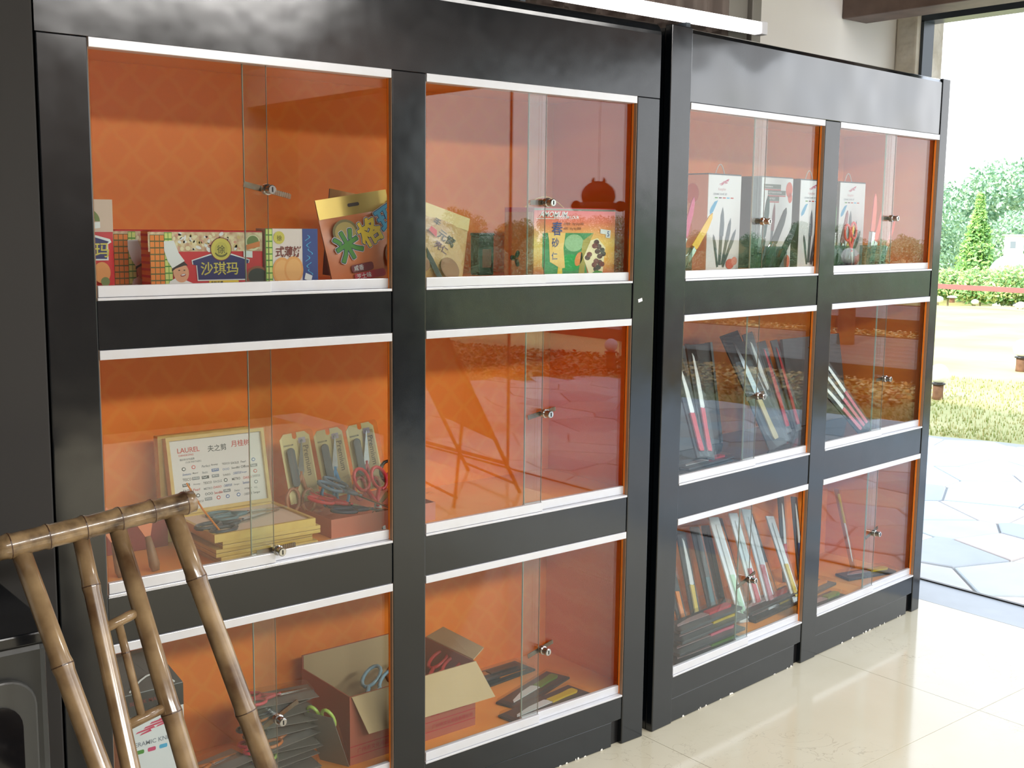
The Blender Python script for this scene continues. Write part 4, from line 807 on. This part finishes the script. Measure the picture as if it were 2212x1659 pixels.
cols = [3, 1, 2, 1, 0, 4, 3, 2, 4, 3, 0]; names_ = ['lowest', 'second', 'third', 'fourth', 'fifth', 'sixth', 'seventh', 'eighth', 'ninth', 'tenth', 'topmost']
cn = {3: 'black', 1: 'lime green', 2: 'slate blue', 0: 'red', 4: 'brown'}
for i in range(11):
    clampack('%s handled scissors in clear pack, %s in the tall pile by the carton box' % (cn[cols[i]], names_[i] if i else 'lowest'), TX(1.262+rnd.uniform(-.012, .012), .16+rnd.uniform(-.01, .01), S2+.0197*i, 0, 0, rnd.uniform(-14, 14)), C(*pc[cols[i]], .3))
cols2 = [2, 3, 1, 0, 4]
for i in range(5): clampack('%s handled scissors in clear pack, %s of the low pile behind the chair' % (cn[cols2[i]], names_[i]), TX(1.085+rnd.uniform(-.01, .01), .145+rnd.uniform(-.008, .008), S2+.0197*i, 0, 0, rnd.uniform(-12, 12)), C(*pc[cols2[i]], .3))
clampack('white backed pack with green edge leaning against the carton box', TX(1.352, .115, S2+.078, 66, 0, 25), C('pg', (170, 196, 90), .3))
CBO = mat('carton_outside', (176, 92, 70), .7, noise=(5, .4, (150, 76, 58))); CBI = mat('kraft_inside', (192, 164, 124), .75, noise=(8, .3, (176, 148, 110)))
t = thing('cardboard_box', 'open red brown cardboard box with tan flaps spanning the middle stile', 'box', (1.408, .098, S2)); W, D, H = .385, .235, .176
MB().box((0, 0, 0), (W, D, .003)).build('bottom', CBO, t)
for a, c in (((0, 0, .003), (W, .003, H)), ((0, D-.003, .003), (W, D, H+.035)), ((0, .003, .003), (.003, D-.003, H)), ((W-.003, .003, .003), (W, D-.003, H))): MB().box(a, c).build('side', CBO, t)
MB().box((.0035, D-.0045, .003), (W-.0035, D-.0032, H+.034)).build('inside_lining', CBI, t)
fp = MB(); vs = [(.004, -.001, H), (W-.002, -.001, H+.002), (W+.038, -.034, H-.095), (.03, -.036, H-.088)]; vs += [(x, y_-.003, z) for x, y_, z in vs]; fp.add(vs, [(0, 3, 2, 1), (4, 5, 6, 7), (0, 1, 5, 4), (1, 2, 6, 5), (2, 3, 7, 6), (3, 0, 4, 7)]); fp.build('front_flap', CBI, t)
fp = MB(); vs = [(W, .01, H), (W, D-.01, H), (W+.05, D-.02, H+.02), (W+.05, .03, H+.015)]; vs += [(x, y_, z+.003) for x, y_, z in vs]; fp.add(vs, [(0, 3, 2, 1), (4, 5, 6, 7), (0, 1, 5, 4), (1, 2, 6, 5), (2, 3, 7, 6), (3, 0, 4, 7)]); fp.build('end_flap', CBI, t)
p = MB(); lr_ = C('carton_red', (178, 30, 44)); [p.flat([(0, z), (W, z), (W, z+.0022), (0, z+.0022)], -.0008, lr_) for z in (.02, .046)]
put(p, '广州市文化用品有限公司', .02, .027, .013, lr_, -.0008, wmax=.2); put(p, '小心轻放', .30, .06, .014, lr_, -.0008); put(p, '数量：', .24, .06, .014, lr_, -.0008); put(p, '广州市文化用品有限公司', .245, .027, .012, lr_, -.0008, wmax=.13); p.build('printed_front', None, t)
for i, (x, y_, z, rz, ry, c, l_) in enumerate(((1.52, .19, .262, 205, 30, (150, 190, 210), 'pale blue handled scissors in the open cardboard box'), (1.60, .18, .262, 215, 26, (150, 100, 70), 'brown handled scissors in the open cardboard box'), (1.72, .2, .262, 190, 26, (190, 60, 60), 'red handled scissors in the open cardboard box beyond the stile'))):
    t = thing('scissors', l_, 'scissors', mx=Matrix.Translation((x, y_, z)) @ Matrix.Rotation(R(rz), 4, 'Z') @ Matrix.Rotation(R(ry), 4, 'Y')); scissors_parts(t, Matrix.Scale(1.25, 4), C('cbh%d' % i, c, .25), .17)
# ------------------------------------------------------------------ knife cases
def knife_case(label, P_, Q_, W, tray, bladec, handc, n_up=(0, -1, 0), group=None, T=.016, flip=False, lid=True, L0=.06):
    P_, Q_ = Vector(P_), Vector(Q_); X = (Q_-P_); L = X.length; X.normalize(); N = Vector(n_up); N = (N-X*N.dot(X)).normalized(); Yv = N.cross(X)
    mx = Matrix((X, Yv, N)).transposed().to_4x4(); mx.translation = P_
    t = thing('knife_case', label, 'knife case', mx=mx, group=group); MB().box((0, -W/2, 0), (L, W/2, T*.4)).build('tray', tray, t, bevel=.0015)
    z0, z1 = T*.42, T*.75; hw = min(W*.2, .012); bw_ = min(W*.26, .017); fx = (lambda x: L-x) if flip else (lambda x: x)
    def pr(poly, m_, nm, za, zb):
        k = len(poly); vs = [(fx(x), y_, za) for x, y_ in poly]+[(fx(x), y_, zb) for x, y_ in poly]; MB().add(vs, [tuple(range(k)), tuple(range(k, 2*k))]+[(i, (i+1) % k, (i+1) % k+k, i+k) for i in range(k)]).build(nm, m_, t)
    a = L*.07; b_ = L*.44; c = L*.92
    pr([(a, -hw*.9), (a+.01, -hw*1.1), ((a+b_)/2, -hw*.85), (b_, -hw), (b_, hw), ((a+b_)/2, hw*.95), (a+.01, hw*1.15), (a, hw*.8)], handc, 'handle', z0, z1)
    pr([(b_, -hw*.7), (b_+.006, -bw_), ((b_+c)/2, -bw_*.9), (c-.01, -bw_*.2), (c, bw_*.35), (b_, bw_*.6)], bladec, 'blade', z0+.001, z0+.003)
    if lid:
        l = MB(); q = W/2-.001; l.add([(.002, -q, T*.41), (L-.002, -q, T*.41), (L-.002, q, T*.41), (.002, q, T*.41), (.004, -q+.002, T), (L-.004, -q+.002, T), (L-.004, q-.002, T), (.004, q-.002, T)], [(4, 5, 6, 7), (0, 1, 5, 4), (1, 2, 6, 5), (2, 3, 7, 6), (3, 0, 4, 7)]); l.build('lid', FILM, t)
    return t
YH = C('yellow_handle', (222, 186, 40), .35); GH = C('green_handle_k', (96, 140, 52), .35); RH = C('red_handle_k', (204, 44, 62), .35); PH = C('pink_handle_k', (226, 110, 130), .35); OH = C('orange_handle_k', (226, 130, 40), .35); TH = C('teal_handle_k', (60, 110, 120), .35); BH = C('blue_handle_k', (50, 110, 170), .35); MINT = C('mint_handle_k', (190, 226, 196), .35)
BLA = WHITE_P; DKB = C('dark_blade', (60, 58, 60), .3)
z = S2+.0005; UP = (0, 0, 1)
knife_case('white blade knife with yellow handle in a dark case near the sliding door', (2.165, .095, z), (1.875, .055, z), .085, DARK, BLA, YH, UP, L0=0)
knife_case('white blade knife with green handle in a dark case behind the yellow one', (2.19, .215, z), (1.93, .13, z), .08, DARK, BLA, GH, UP)
knife_case('dark flat knife case with orange handle near the back of the bottom shelf', (2.16, .315, z), (1.87, .29, z), .06, DARK, DKB, OH, UP)
knife_case('dark flat knife case stacked on the orange handled one at the back', (2.13, .312, z+.0165), (1.84, .305, z+.0165), .06, DARK, STEEL, C('black_handle_k', (30, 30, 34)), UP)
# ------------------------------------------------------------------ far cabinet
NB = MB_.to_3x3() @ Vector((0, -1, 0))
def BX(s_, d, z, ry=0, rx=0, rz=0): return MB_ @ TX(s_, d, z, ry, rx, rz)
gK = 'knife set cartons in the far cabinet'
def carton_print(t, W, H):
    p = MB(); y = -.0016; dragon(p, W*.32, H*.90, W*.3, y, C('dragon_rose', (190, 90, 120))); put(p, 'Kangdun', W*.3, H*.83, .011, C('ink_rose', (206, 170, 180)), y); put(p, 'CERAMIC KNIFE SET', W*.15, H*.79, .006, C('ink_pale', (140, 150, 156)), y, wmax=W*.6)
    for i, c in enumerate((GREEN, PURPLE, inkR, SKYB, inkR)): p.flat(rrect(W*(.2+.12*i), H*.755, W*(.29+.12*i), H*.767, .001), y, c)
    p.flat([(W*.06, H*.62), (W*.10, H*.66), (W*.2, H*.72), (W*.3, H*.735), (W*.22, H*.66), (W*.16, H*.61), (W*.07, H*.585)], y, C('bird_blue', (80, 156, 200)))
    kd = C('print_blade', (96, 104, 116)); kh = C('print_handle', (70, 74, 82))
    kshape(p, W*.40, H*.05, H*.62, W*.14, .05, y, kd, kh); kshape(p, W*.48, H*.05, H*.52, W*.12, .26, y-.0005, kd, kh); kshape(p, W*.5, H*.03, H*.46, W*.10, .5, y-.001, kd, kh); kshape(p, W*.34, H*.03, H*.36, W*.08, -.25, y-.001, kh, kh)
    p.flat(ell(W*.72, H*.06, W*.13, H*.055), y-.0012, C('print_tomato', (206, 90, 84))); p.flat(ell(W*.85, H*.09, W*.09, H*.045), y-.0014, C('print_flower', (226, 130, 120))); p.build('printed_front', None, t)
    MB().tube([(W*.35+W*.3*i/8, .02, H+.035*math.sin(math.pi*i/8)) for i in range(9)], .0016, 6).build('carry_handle', C('cord_white', (206, 200, 198)), t)
    MB().box((0, 0, H), (W, .11, H+.004)).build('lid', C('carton_lid_dark', (70, 74, 86), .4), t)
for s_, W, l_ in ((.459, .176, 'white knife set carton nearest the gap between the cabinets'), (.985, .17, 'white knife set carton next to the middle stile of the far cabinet'), (1.245, .178, 'white knife set carton in the opening nearest the doorway')):
    t = knife_carton(l_, BX(s_, .2, S3), W, .11, .298, (222, 220, 226), (224, 190, 172) if s_ < .5 else (110, 104, 98), 'far'+str(int(s_*10)), gK); carton_print(t, W, .298)
    if s_ < .5:
        q = MB()
        for (yy, zz, a, b, c) in ((.06, .24, .026, .032, C('side_fruit', (206, 104, 84))), (.075, .13, .018, .03, C('side_fruit2', (226, 150, 110)))): q.add([(-.0008, yy+a*math.cos(k*.4), zz+b*math.sin(k*.4)) for k in range(16)], [tuple(range(16))[::-1]], c)
        q.build('printed_side', None, t)
t = knife_carton('white carton with grey Cyrillic captions and fruit pictures', BX(.752, .2, S3), .186, .11, .30, (228, 226, 230), (46, 54, 56), 'dark', gK); p = MB(); y = -.0016; H = .30; W = .186
for i, (s_, x, zz, w_) in enumerate((('Галерейные', .012, .266, .1), ('кухонные ножи', .036, .246, .106), ('мастера', .034, .226, .07))): p.flat([(x, zz-.003), (x+w_, zz-.003), (x+w_, zz+.012), (x, zz+.012)], y, C('cap_grey', (100, 104, 96))); put(p, s_, x+.004, zz, .008, WHITE, y-.0004, wmax=w_-.008); p.flat([(x, zz-.008), (x+w_, zz-.008), (x+w_, zz-.004), (x, zz-.004)], y, C('cap_red', (190, 70, 66)))
for (cx, cz, a) in ((.163, .262, .02), (.170, .235, .013), (.165, .02, .018), (.085, .022, .012)): p.flat(ell(cx, cz, a, a*1.3), y, C('print_tomato2', (220, 96, 74)))
p.flat(ell(.12, .045, .024, .024), y-.0004, C('print_plum', (70, 72, 78))); kshape(p, .06, .03, .19, .02, .1, y, MAROON, C('print_handle', (70, 74, 82))); p.build('printed_front', None, t)
MB().box((0, 0, .30), (W, .11, .303)).build('lid', C('carton_lid_dark', (70, 74, 86), .4), t)
def knife(label, P_, Q_, wd, bc, group=None, split=.45, bolster=True):
    P_, Q_ = Vector(P_), Vector(Q_); X = (Q_-P_); L = X.length; X.normalize(); N = NB.copy(); N = (N-X*N.dot(X)).normalized(); Yv = N.cross(X)
    mx = Matrix((X, Yv, N)).transposed().to_4x4(); mx.translation = P_; t = thing('knife', label, 'knife', mx=mx, group=group); b = L*split
    k = MB(); pl = [(b, -wd*.35), (b+.012, -wd*.5), (L*.8, -wd*.42), (L*.95, -wd*.1), (L, wd*.25), (L*.93, wd*.45), (b, wd*.45)]; n_ = len(pl); vs = [(x, y_, -.0015) for x, y_ in pl]+[(x, y_, .0015) for x, y_ in pl]; k.add(vs, [tuple(range(n_)), tuple(range(n_, 2*n_))]+[(i, (i+1) % n_, (i+1) % n_+n_, i+n_) for i in range(n_)]); k.build('blade', bc, t)
    MB().box((0, -wd*.36, -.007), (b*.55, wd*.36, .007)).build('handle', BLK, t, bevel=.003); MB().box((b*.55, -wd*.38, -.0075), (b, wd*.38, .0075)).build('bolster', C('mirror_steel', (206, 206, 206), .15, metal=1), t, bevel=.003); return t
KN = [('magenta bladed knife at the outer end of the far cabinet', (.175, .10, 1.33), (.262, .10, 1.545), .022, C('b_magenta', (190, 40, 100), .3)), ('yellow bladed knife leaning towards the first white carton', (.165, .085, 1.315), (.335, .085, 1.497), .024, C('b_yellow', (226, 176, 30), .3)),
      ('dark green bladed knife behind the lock of the far cabinet', (.625, .12, 1.315), (.68, .12, 1.56), .024, C('b_dkgreen', (44, 70, 64), .3)), ('black bladed broad knife in front of the Cyrillic carton', (.62, .10, 1.315), (.755, .10, 1.52), .028, C('b_black', (34, 38, 40), .3)),
      ('green bladed thin knife beside the broad black one', (.655, .115, 1.315), (.765, .115, 1.50), .014, C('b_green', (60, 150, 110), .3)), ('black bladed square knife in front of the Cyrillic carton', (.665, .09, 1.315), (.80, .09, 1.475), .026, C('b_black', (34, 38, 40), .3)), ('yellow ochre bladed small knife at the foot of the Cyrillic carton', (.70, .105, 1.315), (.806, .105, 1.455), .014, C('b_ochre', (190, 160, 80), .3)),
      ('bright green bladed knife right behind the middle stile', (1.075, .12, 1.315), (1.085, .12, 1.575), .016, C('b_lime', (70, 190, 80), .3)), ('maroon bladed knife in front of the doorway carton', (1.09, .11, 1.315), (1.155, .11, 1.52), .02, C('b_maroon', (136, 52, 70), .3)),
      ('yellow bladed knife in front of the doorway carton', (1.10, .10, 1.315), (1.185, .10, 1.47), .018, C('b_yellow', (226, 176, 30), .3)), ('black bladed small knife beside the yellow one', (1.155, .115, 1.315), (1.225, .115, 1.455), .012, C('b_black', (34, 38, 40), .3)),
      ('tallest orange red knife by the doorway end', (1.295, .10, 1.315), (1.325, .10, 1.585), .026, C('b_coral', (226, 84, 60), .3)), ('middle orange red knife by the doorway end', (1.31, .11, 1.315), (1.40, .11, 1.53), .024, C('b_coral', (226, 84, 60), .3)), ('shortest leaning orange red knife by the doorway end', (1.37, .10, 1.315), (1.475, .10, 1.49), .018, C('b_coral', (226, 84, 60), .3))]
for i, (l_, a, b, wd, c) in enumerate(KN):
    if a[2] > S3+.01: a = (a[0], a[1], S3+.003)
    knife(l_, bw(*a), bw(*b), wd*1.15, c, 'coloured blade knives on the top shelf', .46 if i not in (7, 11) else .5)
def holder(label, s_, d, w_):
    t = thing('knife_block', label, 'knife block', mx=BX(s_, d, S3+.0005)); b = MB(); b.box((0, 0, 0), (w_, .045, .003)); b.build('base', C('block_dark', (40, 44, 48), .2), t, bevel=.002)
    for y_ in (0, .043): MB().box((0, y_, .003), (w_, y_+.002, .075)).build('plate', clear_mat('smoke_acrylic', (190, 196, 200), .05), t)
holder('clear acrylic knife block at the outer end', .15, .072, .07); holder('clear acrylic knife block in front of the Cyrillic carton', .61, .078, .12); holder('clear acrylic knife block behind the middle stile', 1.06, .085, .11); holder('clear acrylic knife block at the doorway end', 1.28, .085, .11)
t = thing('red_scissors', 'red handled scissors standing by the middle stile of the far cabinet', 'scissors', mx=BX(1.115, .07, S3+.075, 80) @ Matrix.Rotation(R(90), 4, 'X')); t.name = 'scissors'; scissors_parts(t, Matrix.Identity(4), C('red_bright', (214, 50, 50), .3), .12)
# middle row: dark trays leaning back
BK = mat('tray_black', (36, 36, 38), .3); GB = mat('tray_grey', (92, 92, 96), .5, noise=(12, .5, (66, 66, 70)))
def kc(label, a, b, W, tray, bc, hc, **k): return knife_case(label, bw(*a), bw(*b), W, tray, bc, hc, NB, **k)
g2 = 'dark knife trays leaning on the middle shelf'
zz = S1+.001
kc('black tray with white bladed red handled knife nearest the cabinet gap', (.315, .085, zz+.03), (.36, .23, 1.05), .055, BK, BLA, RH, group=g2)
kc('black tray with the taller white bladed red handled knife', (.36, .09, zz+.02), (.435, .235, 1.085), .055, BK, BLA, RH, group=g2)
t = thing('display_board', 'large dark grey foam board leaning behind the red handled knives', 'board', mx=BX(.46, .30, zz, 0, -10)); MB().box((0, 0, 0), (.25, .012, .345)).build('board', GB, t, bevel=.001); MB().box((.25, -.006, 0), (.262, .018, .347)).build('edge_strip', BK, t)
kc('black tray with broad silver blade behind the middle lock', (.79, .12, zz), (.735, .30, 1.10), .10, BK, STEEL, C('champagne_handle', (206, 186, 130), .3), group=g2)
kc('black tray with pointed white blade beside the broad silver one', (.87, .15, zz), (.84, .33, 1.06), .07, BK, BLA, C('black_handle_k', (30, 30, 34)), group=g2)
kc('grey tray with white blade near the back of the middle shelf', (.985, .24, zz), (.93, .36, 1.085), .06, GB, BLA, C('black_handle_k', (30, 30, 34)), group=g2)
kc('tray with upright red knife next to the white tag', (1.05, .25, zz), (1.02, .36, 1.05), .05, GB, RH, RH, group=g2)
kc('tray with thin red knife closest to the middle stile', (1.12, .25, zz), (1.10, .36, 1.05), .04, GB, RH, RH, group=g2)
t = thing('display_board', 'dark board lying across the middle shelf towards the doorway', 'board', mx=BX(1.16, .30, zz, 0, -10)); MB().box((0, 0, 0), (.40, .012, .33)).build('board', GB, t, bevel=.001)
for i, (a, b, l_) in enumerate((((1.36, .10, zz), (1.16, .24, 1.04), 'black tray with thin white bladed pink knife, uppermost of three by the doorway'), ((1.31, .085, zz), (1.10, .20, 1.0), 'black tray with thin white bladed pink knife, middle of three by the doorway'), ((1.26, .07, zz), (1.06, .16, .94), 'black tray with thin white bladed pink knife, lowest of three by the doorway'))):
    kc(l_, a, b, .034, BK, BLA, PH, group=g2)
knife_case('flat tray with red handle and white blade on the middle shelf', bw(.52, .14, zz), bw(.26, .12, zz), .06, BK, BLA, RH, UP)
# bottom row
zb = S2+.001; g3 = 'knife cases leaning on the bottom shelf'
SILV = C('silver_lining', (240, 242, 246), .22, metal=.2)
L3 = [('grey tray with white bladed yellow handled knife nearest the cabinet gap', (.47, .19), (.56, .345, .43), .055, DARK, BLA, YH), ('dark tray with teal handled knife behind the yellow one', (.60, .22), (.645, .35, .43), .05, DARK, DKB, TH), ('plain dark tray leaning beside the teal one', (.68, .24), (.72, .36, .42), .045, DARK, DKB, DARK),
      ('silver lined case with mint handle and pale blade', (.64, .125), (.69, .305, .465), .058, SILV, BLA, MINT), ('dark case with amber handled knife between two silver ones', (.735, .19), (.77, .34, .44), .04, DARK, OH, OH), ('silver lined case with rose handle partly behind the lock', (.755, .14), (.805, .305, .46), .052, SILV, BLA, RH),
      ('silver lined case with pale pink handle', (.815, .13), (.885, .305, .46), .056, SILV, BLA, PH), ('dark case behind the pale pink handled one', (.90, .17), (.94, .33, .43), .045, DARK, DKB, OH), ('silver lined case with long yellow handle near the middle stile', (.945, .115), (1.0, .28, .42), .05, SILV, BLA, YH),
      ('dark upright case with white blade and red handle', (1.13, .28), (1.20, .365, .45), .04, DARK, BLA, RH), ('dark upright case with white blade and blue handle', (1.20, .26), (1.262, .345, .44), .04, DARK, BLA, BH), ('dark case at the very end by the cabinet gap', (.38, .17), (.44, .33, .44), .05, DARK, DKB, OH)]
for l_, a, b, W, tr, bc, hc in L3: kc(l_, (a[0], a[1], zb), b, W, tr, bc, hc, group=g3)
kc('tall case holding a yellow handled knife upside down near the doorway', (1.475, .20, zb), (1.545, .33, .43), .03, clear_mat('clear_back', (225, 225, 225)), BLA, YH, flip=True, group=g3)
g4 = 'flat knife cases stacked on the bottom shelf'
for i, (s0, d0, s1, d1, zi, tr, hc, l_) in enumerate(((.50, .055, .16, .06, 0, DARK, GH, 'flat case at the bottom of the front stack'), (.52, .075, .17, .07, 1, DARK, PH, 'flat case with pink handle in the front stack'), (.56, .095, .2, .085, 2, DARK, YH, 'flat case with yellow handle in the front stack'), (.55, .11, .21, .10, 3, DARK, RH, 'flat case with red handle on top of the front stack'),
      (1.02, .15, .66, .13, 0, DARK, YH, 'flat case with yellow handle under the red one by the stile'), (1.0, .16, .64, .145, 1, DARK, RH, 'flat case with red handle on top of the stack by the stile'), (1.24, .17, .98, .15, 0, DARK, OH, 'dark flat case reaching out behind the middle stile'), (1.14, .06, .92, .03+.03, 0, DARK, GH, 'dark flat case near the glass behind the middle stile'), (1.56, .09, 1.33, .16, 0, DARK, YH, 'dark flat case with yellow handle at the doorway end'))):
    knife_case(l_, bw(s0, d0, zb+.0265*zi), bw(s1, d1, zb+.0265*zi), .075, tr, C('rosy_blade', (176, 150, 150), .3), hc, UP, group=g4, T=.025)
# ------------------------------------------------------------------ bamboo chair, appliance, display stand
BAM = mat('bamboo', (160, 134, 98), .28, coat=.6, noise=(16, .95, (88, 62, 40))); BAMD = mat('bamboo_node', (70, 48, 34), .4)
bn = BAM.node_tree; bp_ = bn.nodes['Principled BSDF']
def culm(parent, name, a, b, r0, r1, nodes=(), n_=14, m_=None):
    a, b = Vector(a), Vector(b); pts = []; rr = []; fr = [0]
    for q in nodes: fr += [q-.02, q-.004, q+.004, q+.02]
    fr.append(1)
    for f_ in fr:
        k = 1.0
        for q in nodes:
            if abs(f_-q) < .006: k = 1.09
        pts.append(a.lerp(b, f_)); rr.append((r0+(r1-r0)*f_)*k)
    o = MB().tube(pts, rr, n_).build(name, m_ or BAM, parent, smooth=True)
    d = (b-a).normalized()
    for q in nodes: c = a.lerp(b, q); MB().tube([c-d*.0009, c+d*.0009], (r0+(r1-r0)*q)*1.1, n_).build('node_ring', BAMD, o)
    return o
BAMR = mat('bamboo_rail', (158, 132, 96), .3, coat=.6, noise=(34, 1.0, (62, 44, 30)))
ch = thing('bamboo_chair', 'glossy bamboo chair standing in front of the near cabinet', 'chair')
culm(ch, 'top_rail', (.497, -.352, .951), (.825, -.352, .981), .0195, .019, (.06, .24, .42, .60, .77, .95), 18, BAMR)
PB = [((.535, -.35, .94), (.595, -.50, .616), (.62, -.575, .42)), ((.63, -.35, .946), (.643, -.50, .602), (.655, -.575, .42)), ((.691, -.35, .953), (.738, -.50, .573), (.755, -.56, .42)), ((.788, -.35, .963), (.880, -.50, .53), (.905, -.54, .42))]
for i, (a, b, c) in enumerate(PB):
    a, b, c = Vector(a), Vector(b), Vector(c); c = a+(b-a)*((a.z-.42)/(a.z-b.z))
    culm(ch, 'back_pole', a, c, (.0155, .0135, .0145, .0165)[i], (.018, .016, .018, .0185)[i], ((.33, .80), (.14, .72), (.55, .9), (.2, .62))[i])
def onp(i, z):
    a, b = Vector(PB[i][0]), Vector(PB[i][1]); return a+(b-a)*((a.z-z)/(a.z-b.z))
culm(ch, 'rung', onp(1, .806), onp(2, .822), .0085, .0085); culm(ch, 'rung', onp(1, .66), onp(2, .672), .0085, .0085)
culm(ch, 'spindle', onp(1, .80).lerp(onp(2, .815), .42), onp(1, .662).lerp(onp(2, .674), .42), .0068, .0068, (.3,))
e1, e4 = Vector(PB[0][0])+(Vector(PB[0][1])-Vector(PB[0][0]))*((.94-.42)/(.94-.616)), Vector(PB[3][0])+(Vector(PB[3][1])-Vector(PB[3][0]))*((.963-.42)/(.963-.53))
f1, f4 = e1+Vector((-.06, -.36, 0)), e4+Vector((.02, -.36, 0))
for a, b in ((e1, e4), (f1, f4), (e1, f1), (e4, f4)): culm(ch, 'seat_rail', a, b, .015, .015)
for i in range(9): q = (i+1)/10; culm(ch, 'slat', e1.lerp(f1, q)+Vector((0, 0, .018)), e4.lerp(f4, q)+Vector((0, 0, .018)), .009, .009)
for v in (e1, e4, f1, f4): culm(ch, 'leg', v, (v.x, v.y, .0), .0165, .0165, (.5,))
ap = thing('appliance', 'grey boxy appliance with dark rounded window behind the bamboo chair', 'appliance', (0, 0, 0))
AG = C('appliance_grey', (66, 67, 65), .4); MB().box((-.10, -.32, .02), (.578, -.03, .775)).build('body', AG, ap, bevel=.012)
MB().box((-.11, -.335, .778), (.588, -.025, .798)).build('top_panel', C('dark_glass', (26, 28, 32), .12), ap, bevel=.003)
MB().prism(rrect(-.05, .12, .555, .725, .05, 6), -.334, -.321).build('door', C('appliance_bezel', (80, 81, 79), .35), ap, bevel=.004); MB().prism(rrect(-.01, .17, .53, .685, .04, 6), -.3365, -.3345).build('window', C('appliance_window', (22, 22, 25), .08), ap)
for x in (-.06, .52): MB().box((x, -.3, 0), (x+.04, -.26, .02)).build('foot', BLK, ap)
# folding display stand seen mirrored in the near cabinet
ds = thing('display_stand', 'folding display stand with dark slanted panel, seen mirrored in the glass', 'display stand'); SM = C('stand_dark', (44, 38, 36), .6)
F1, F2 = Vector((3.993, -2.561, 0)), Vector((4.109, -3.181, 0)); LN = Vector((-.447, -.08, .889))*1.18
SP = MB()
def quadslab(mb, P_, th):
    nn = (P_[1]-P_[0]).cross(P_[2]-P_[0]).normalized()*th; vs = list(P_)+[q+nn for q in P_]; mb.add(vs, [(0, 1, 2, 3), (7, 6, 5, 4), (0, 4, 5, 1), (1, 5, 6, 2), (2, 6, 7, 3), (3, 7, 4, 0)])
quadslab(SP, [F1+LN*.30, F2+LN*.34, F2+LN, F1+LN], .012); SP.build('panel', SM, ds)
for F_ in (F1, F2): MB().tube([F_, F_+LN], .011, 8).build('leg', SM, ds)
T1, T2 = F1+LN*.62, F2+LN*.62
for T_, F_ in ((T1, Vector((3.50, -2.50, 0))), (T2, Vector((3.62, -3.10, 0)))): MB().tube([T_, F_], .009, 8).build('leg', SM, ds)
MB().tube([F1+LN*.05, F2+LN*.05], .007, 6).build('stretcher', SM, ds); MB().tube([Vector((3.52, -2.5, .05)), Vector((3.64, -3.1, .05))], .007, 6).build('stretcher', SM, ds)
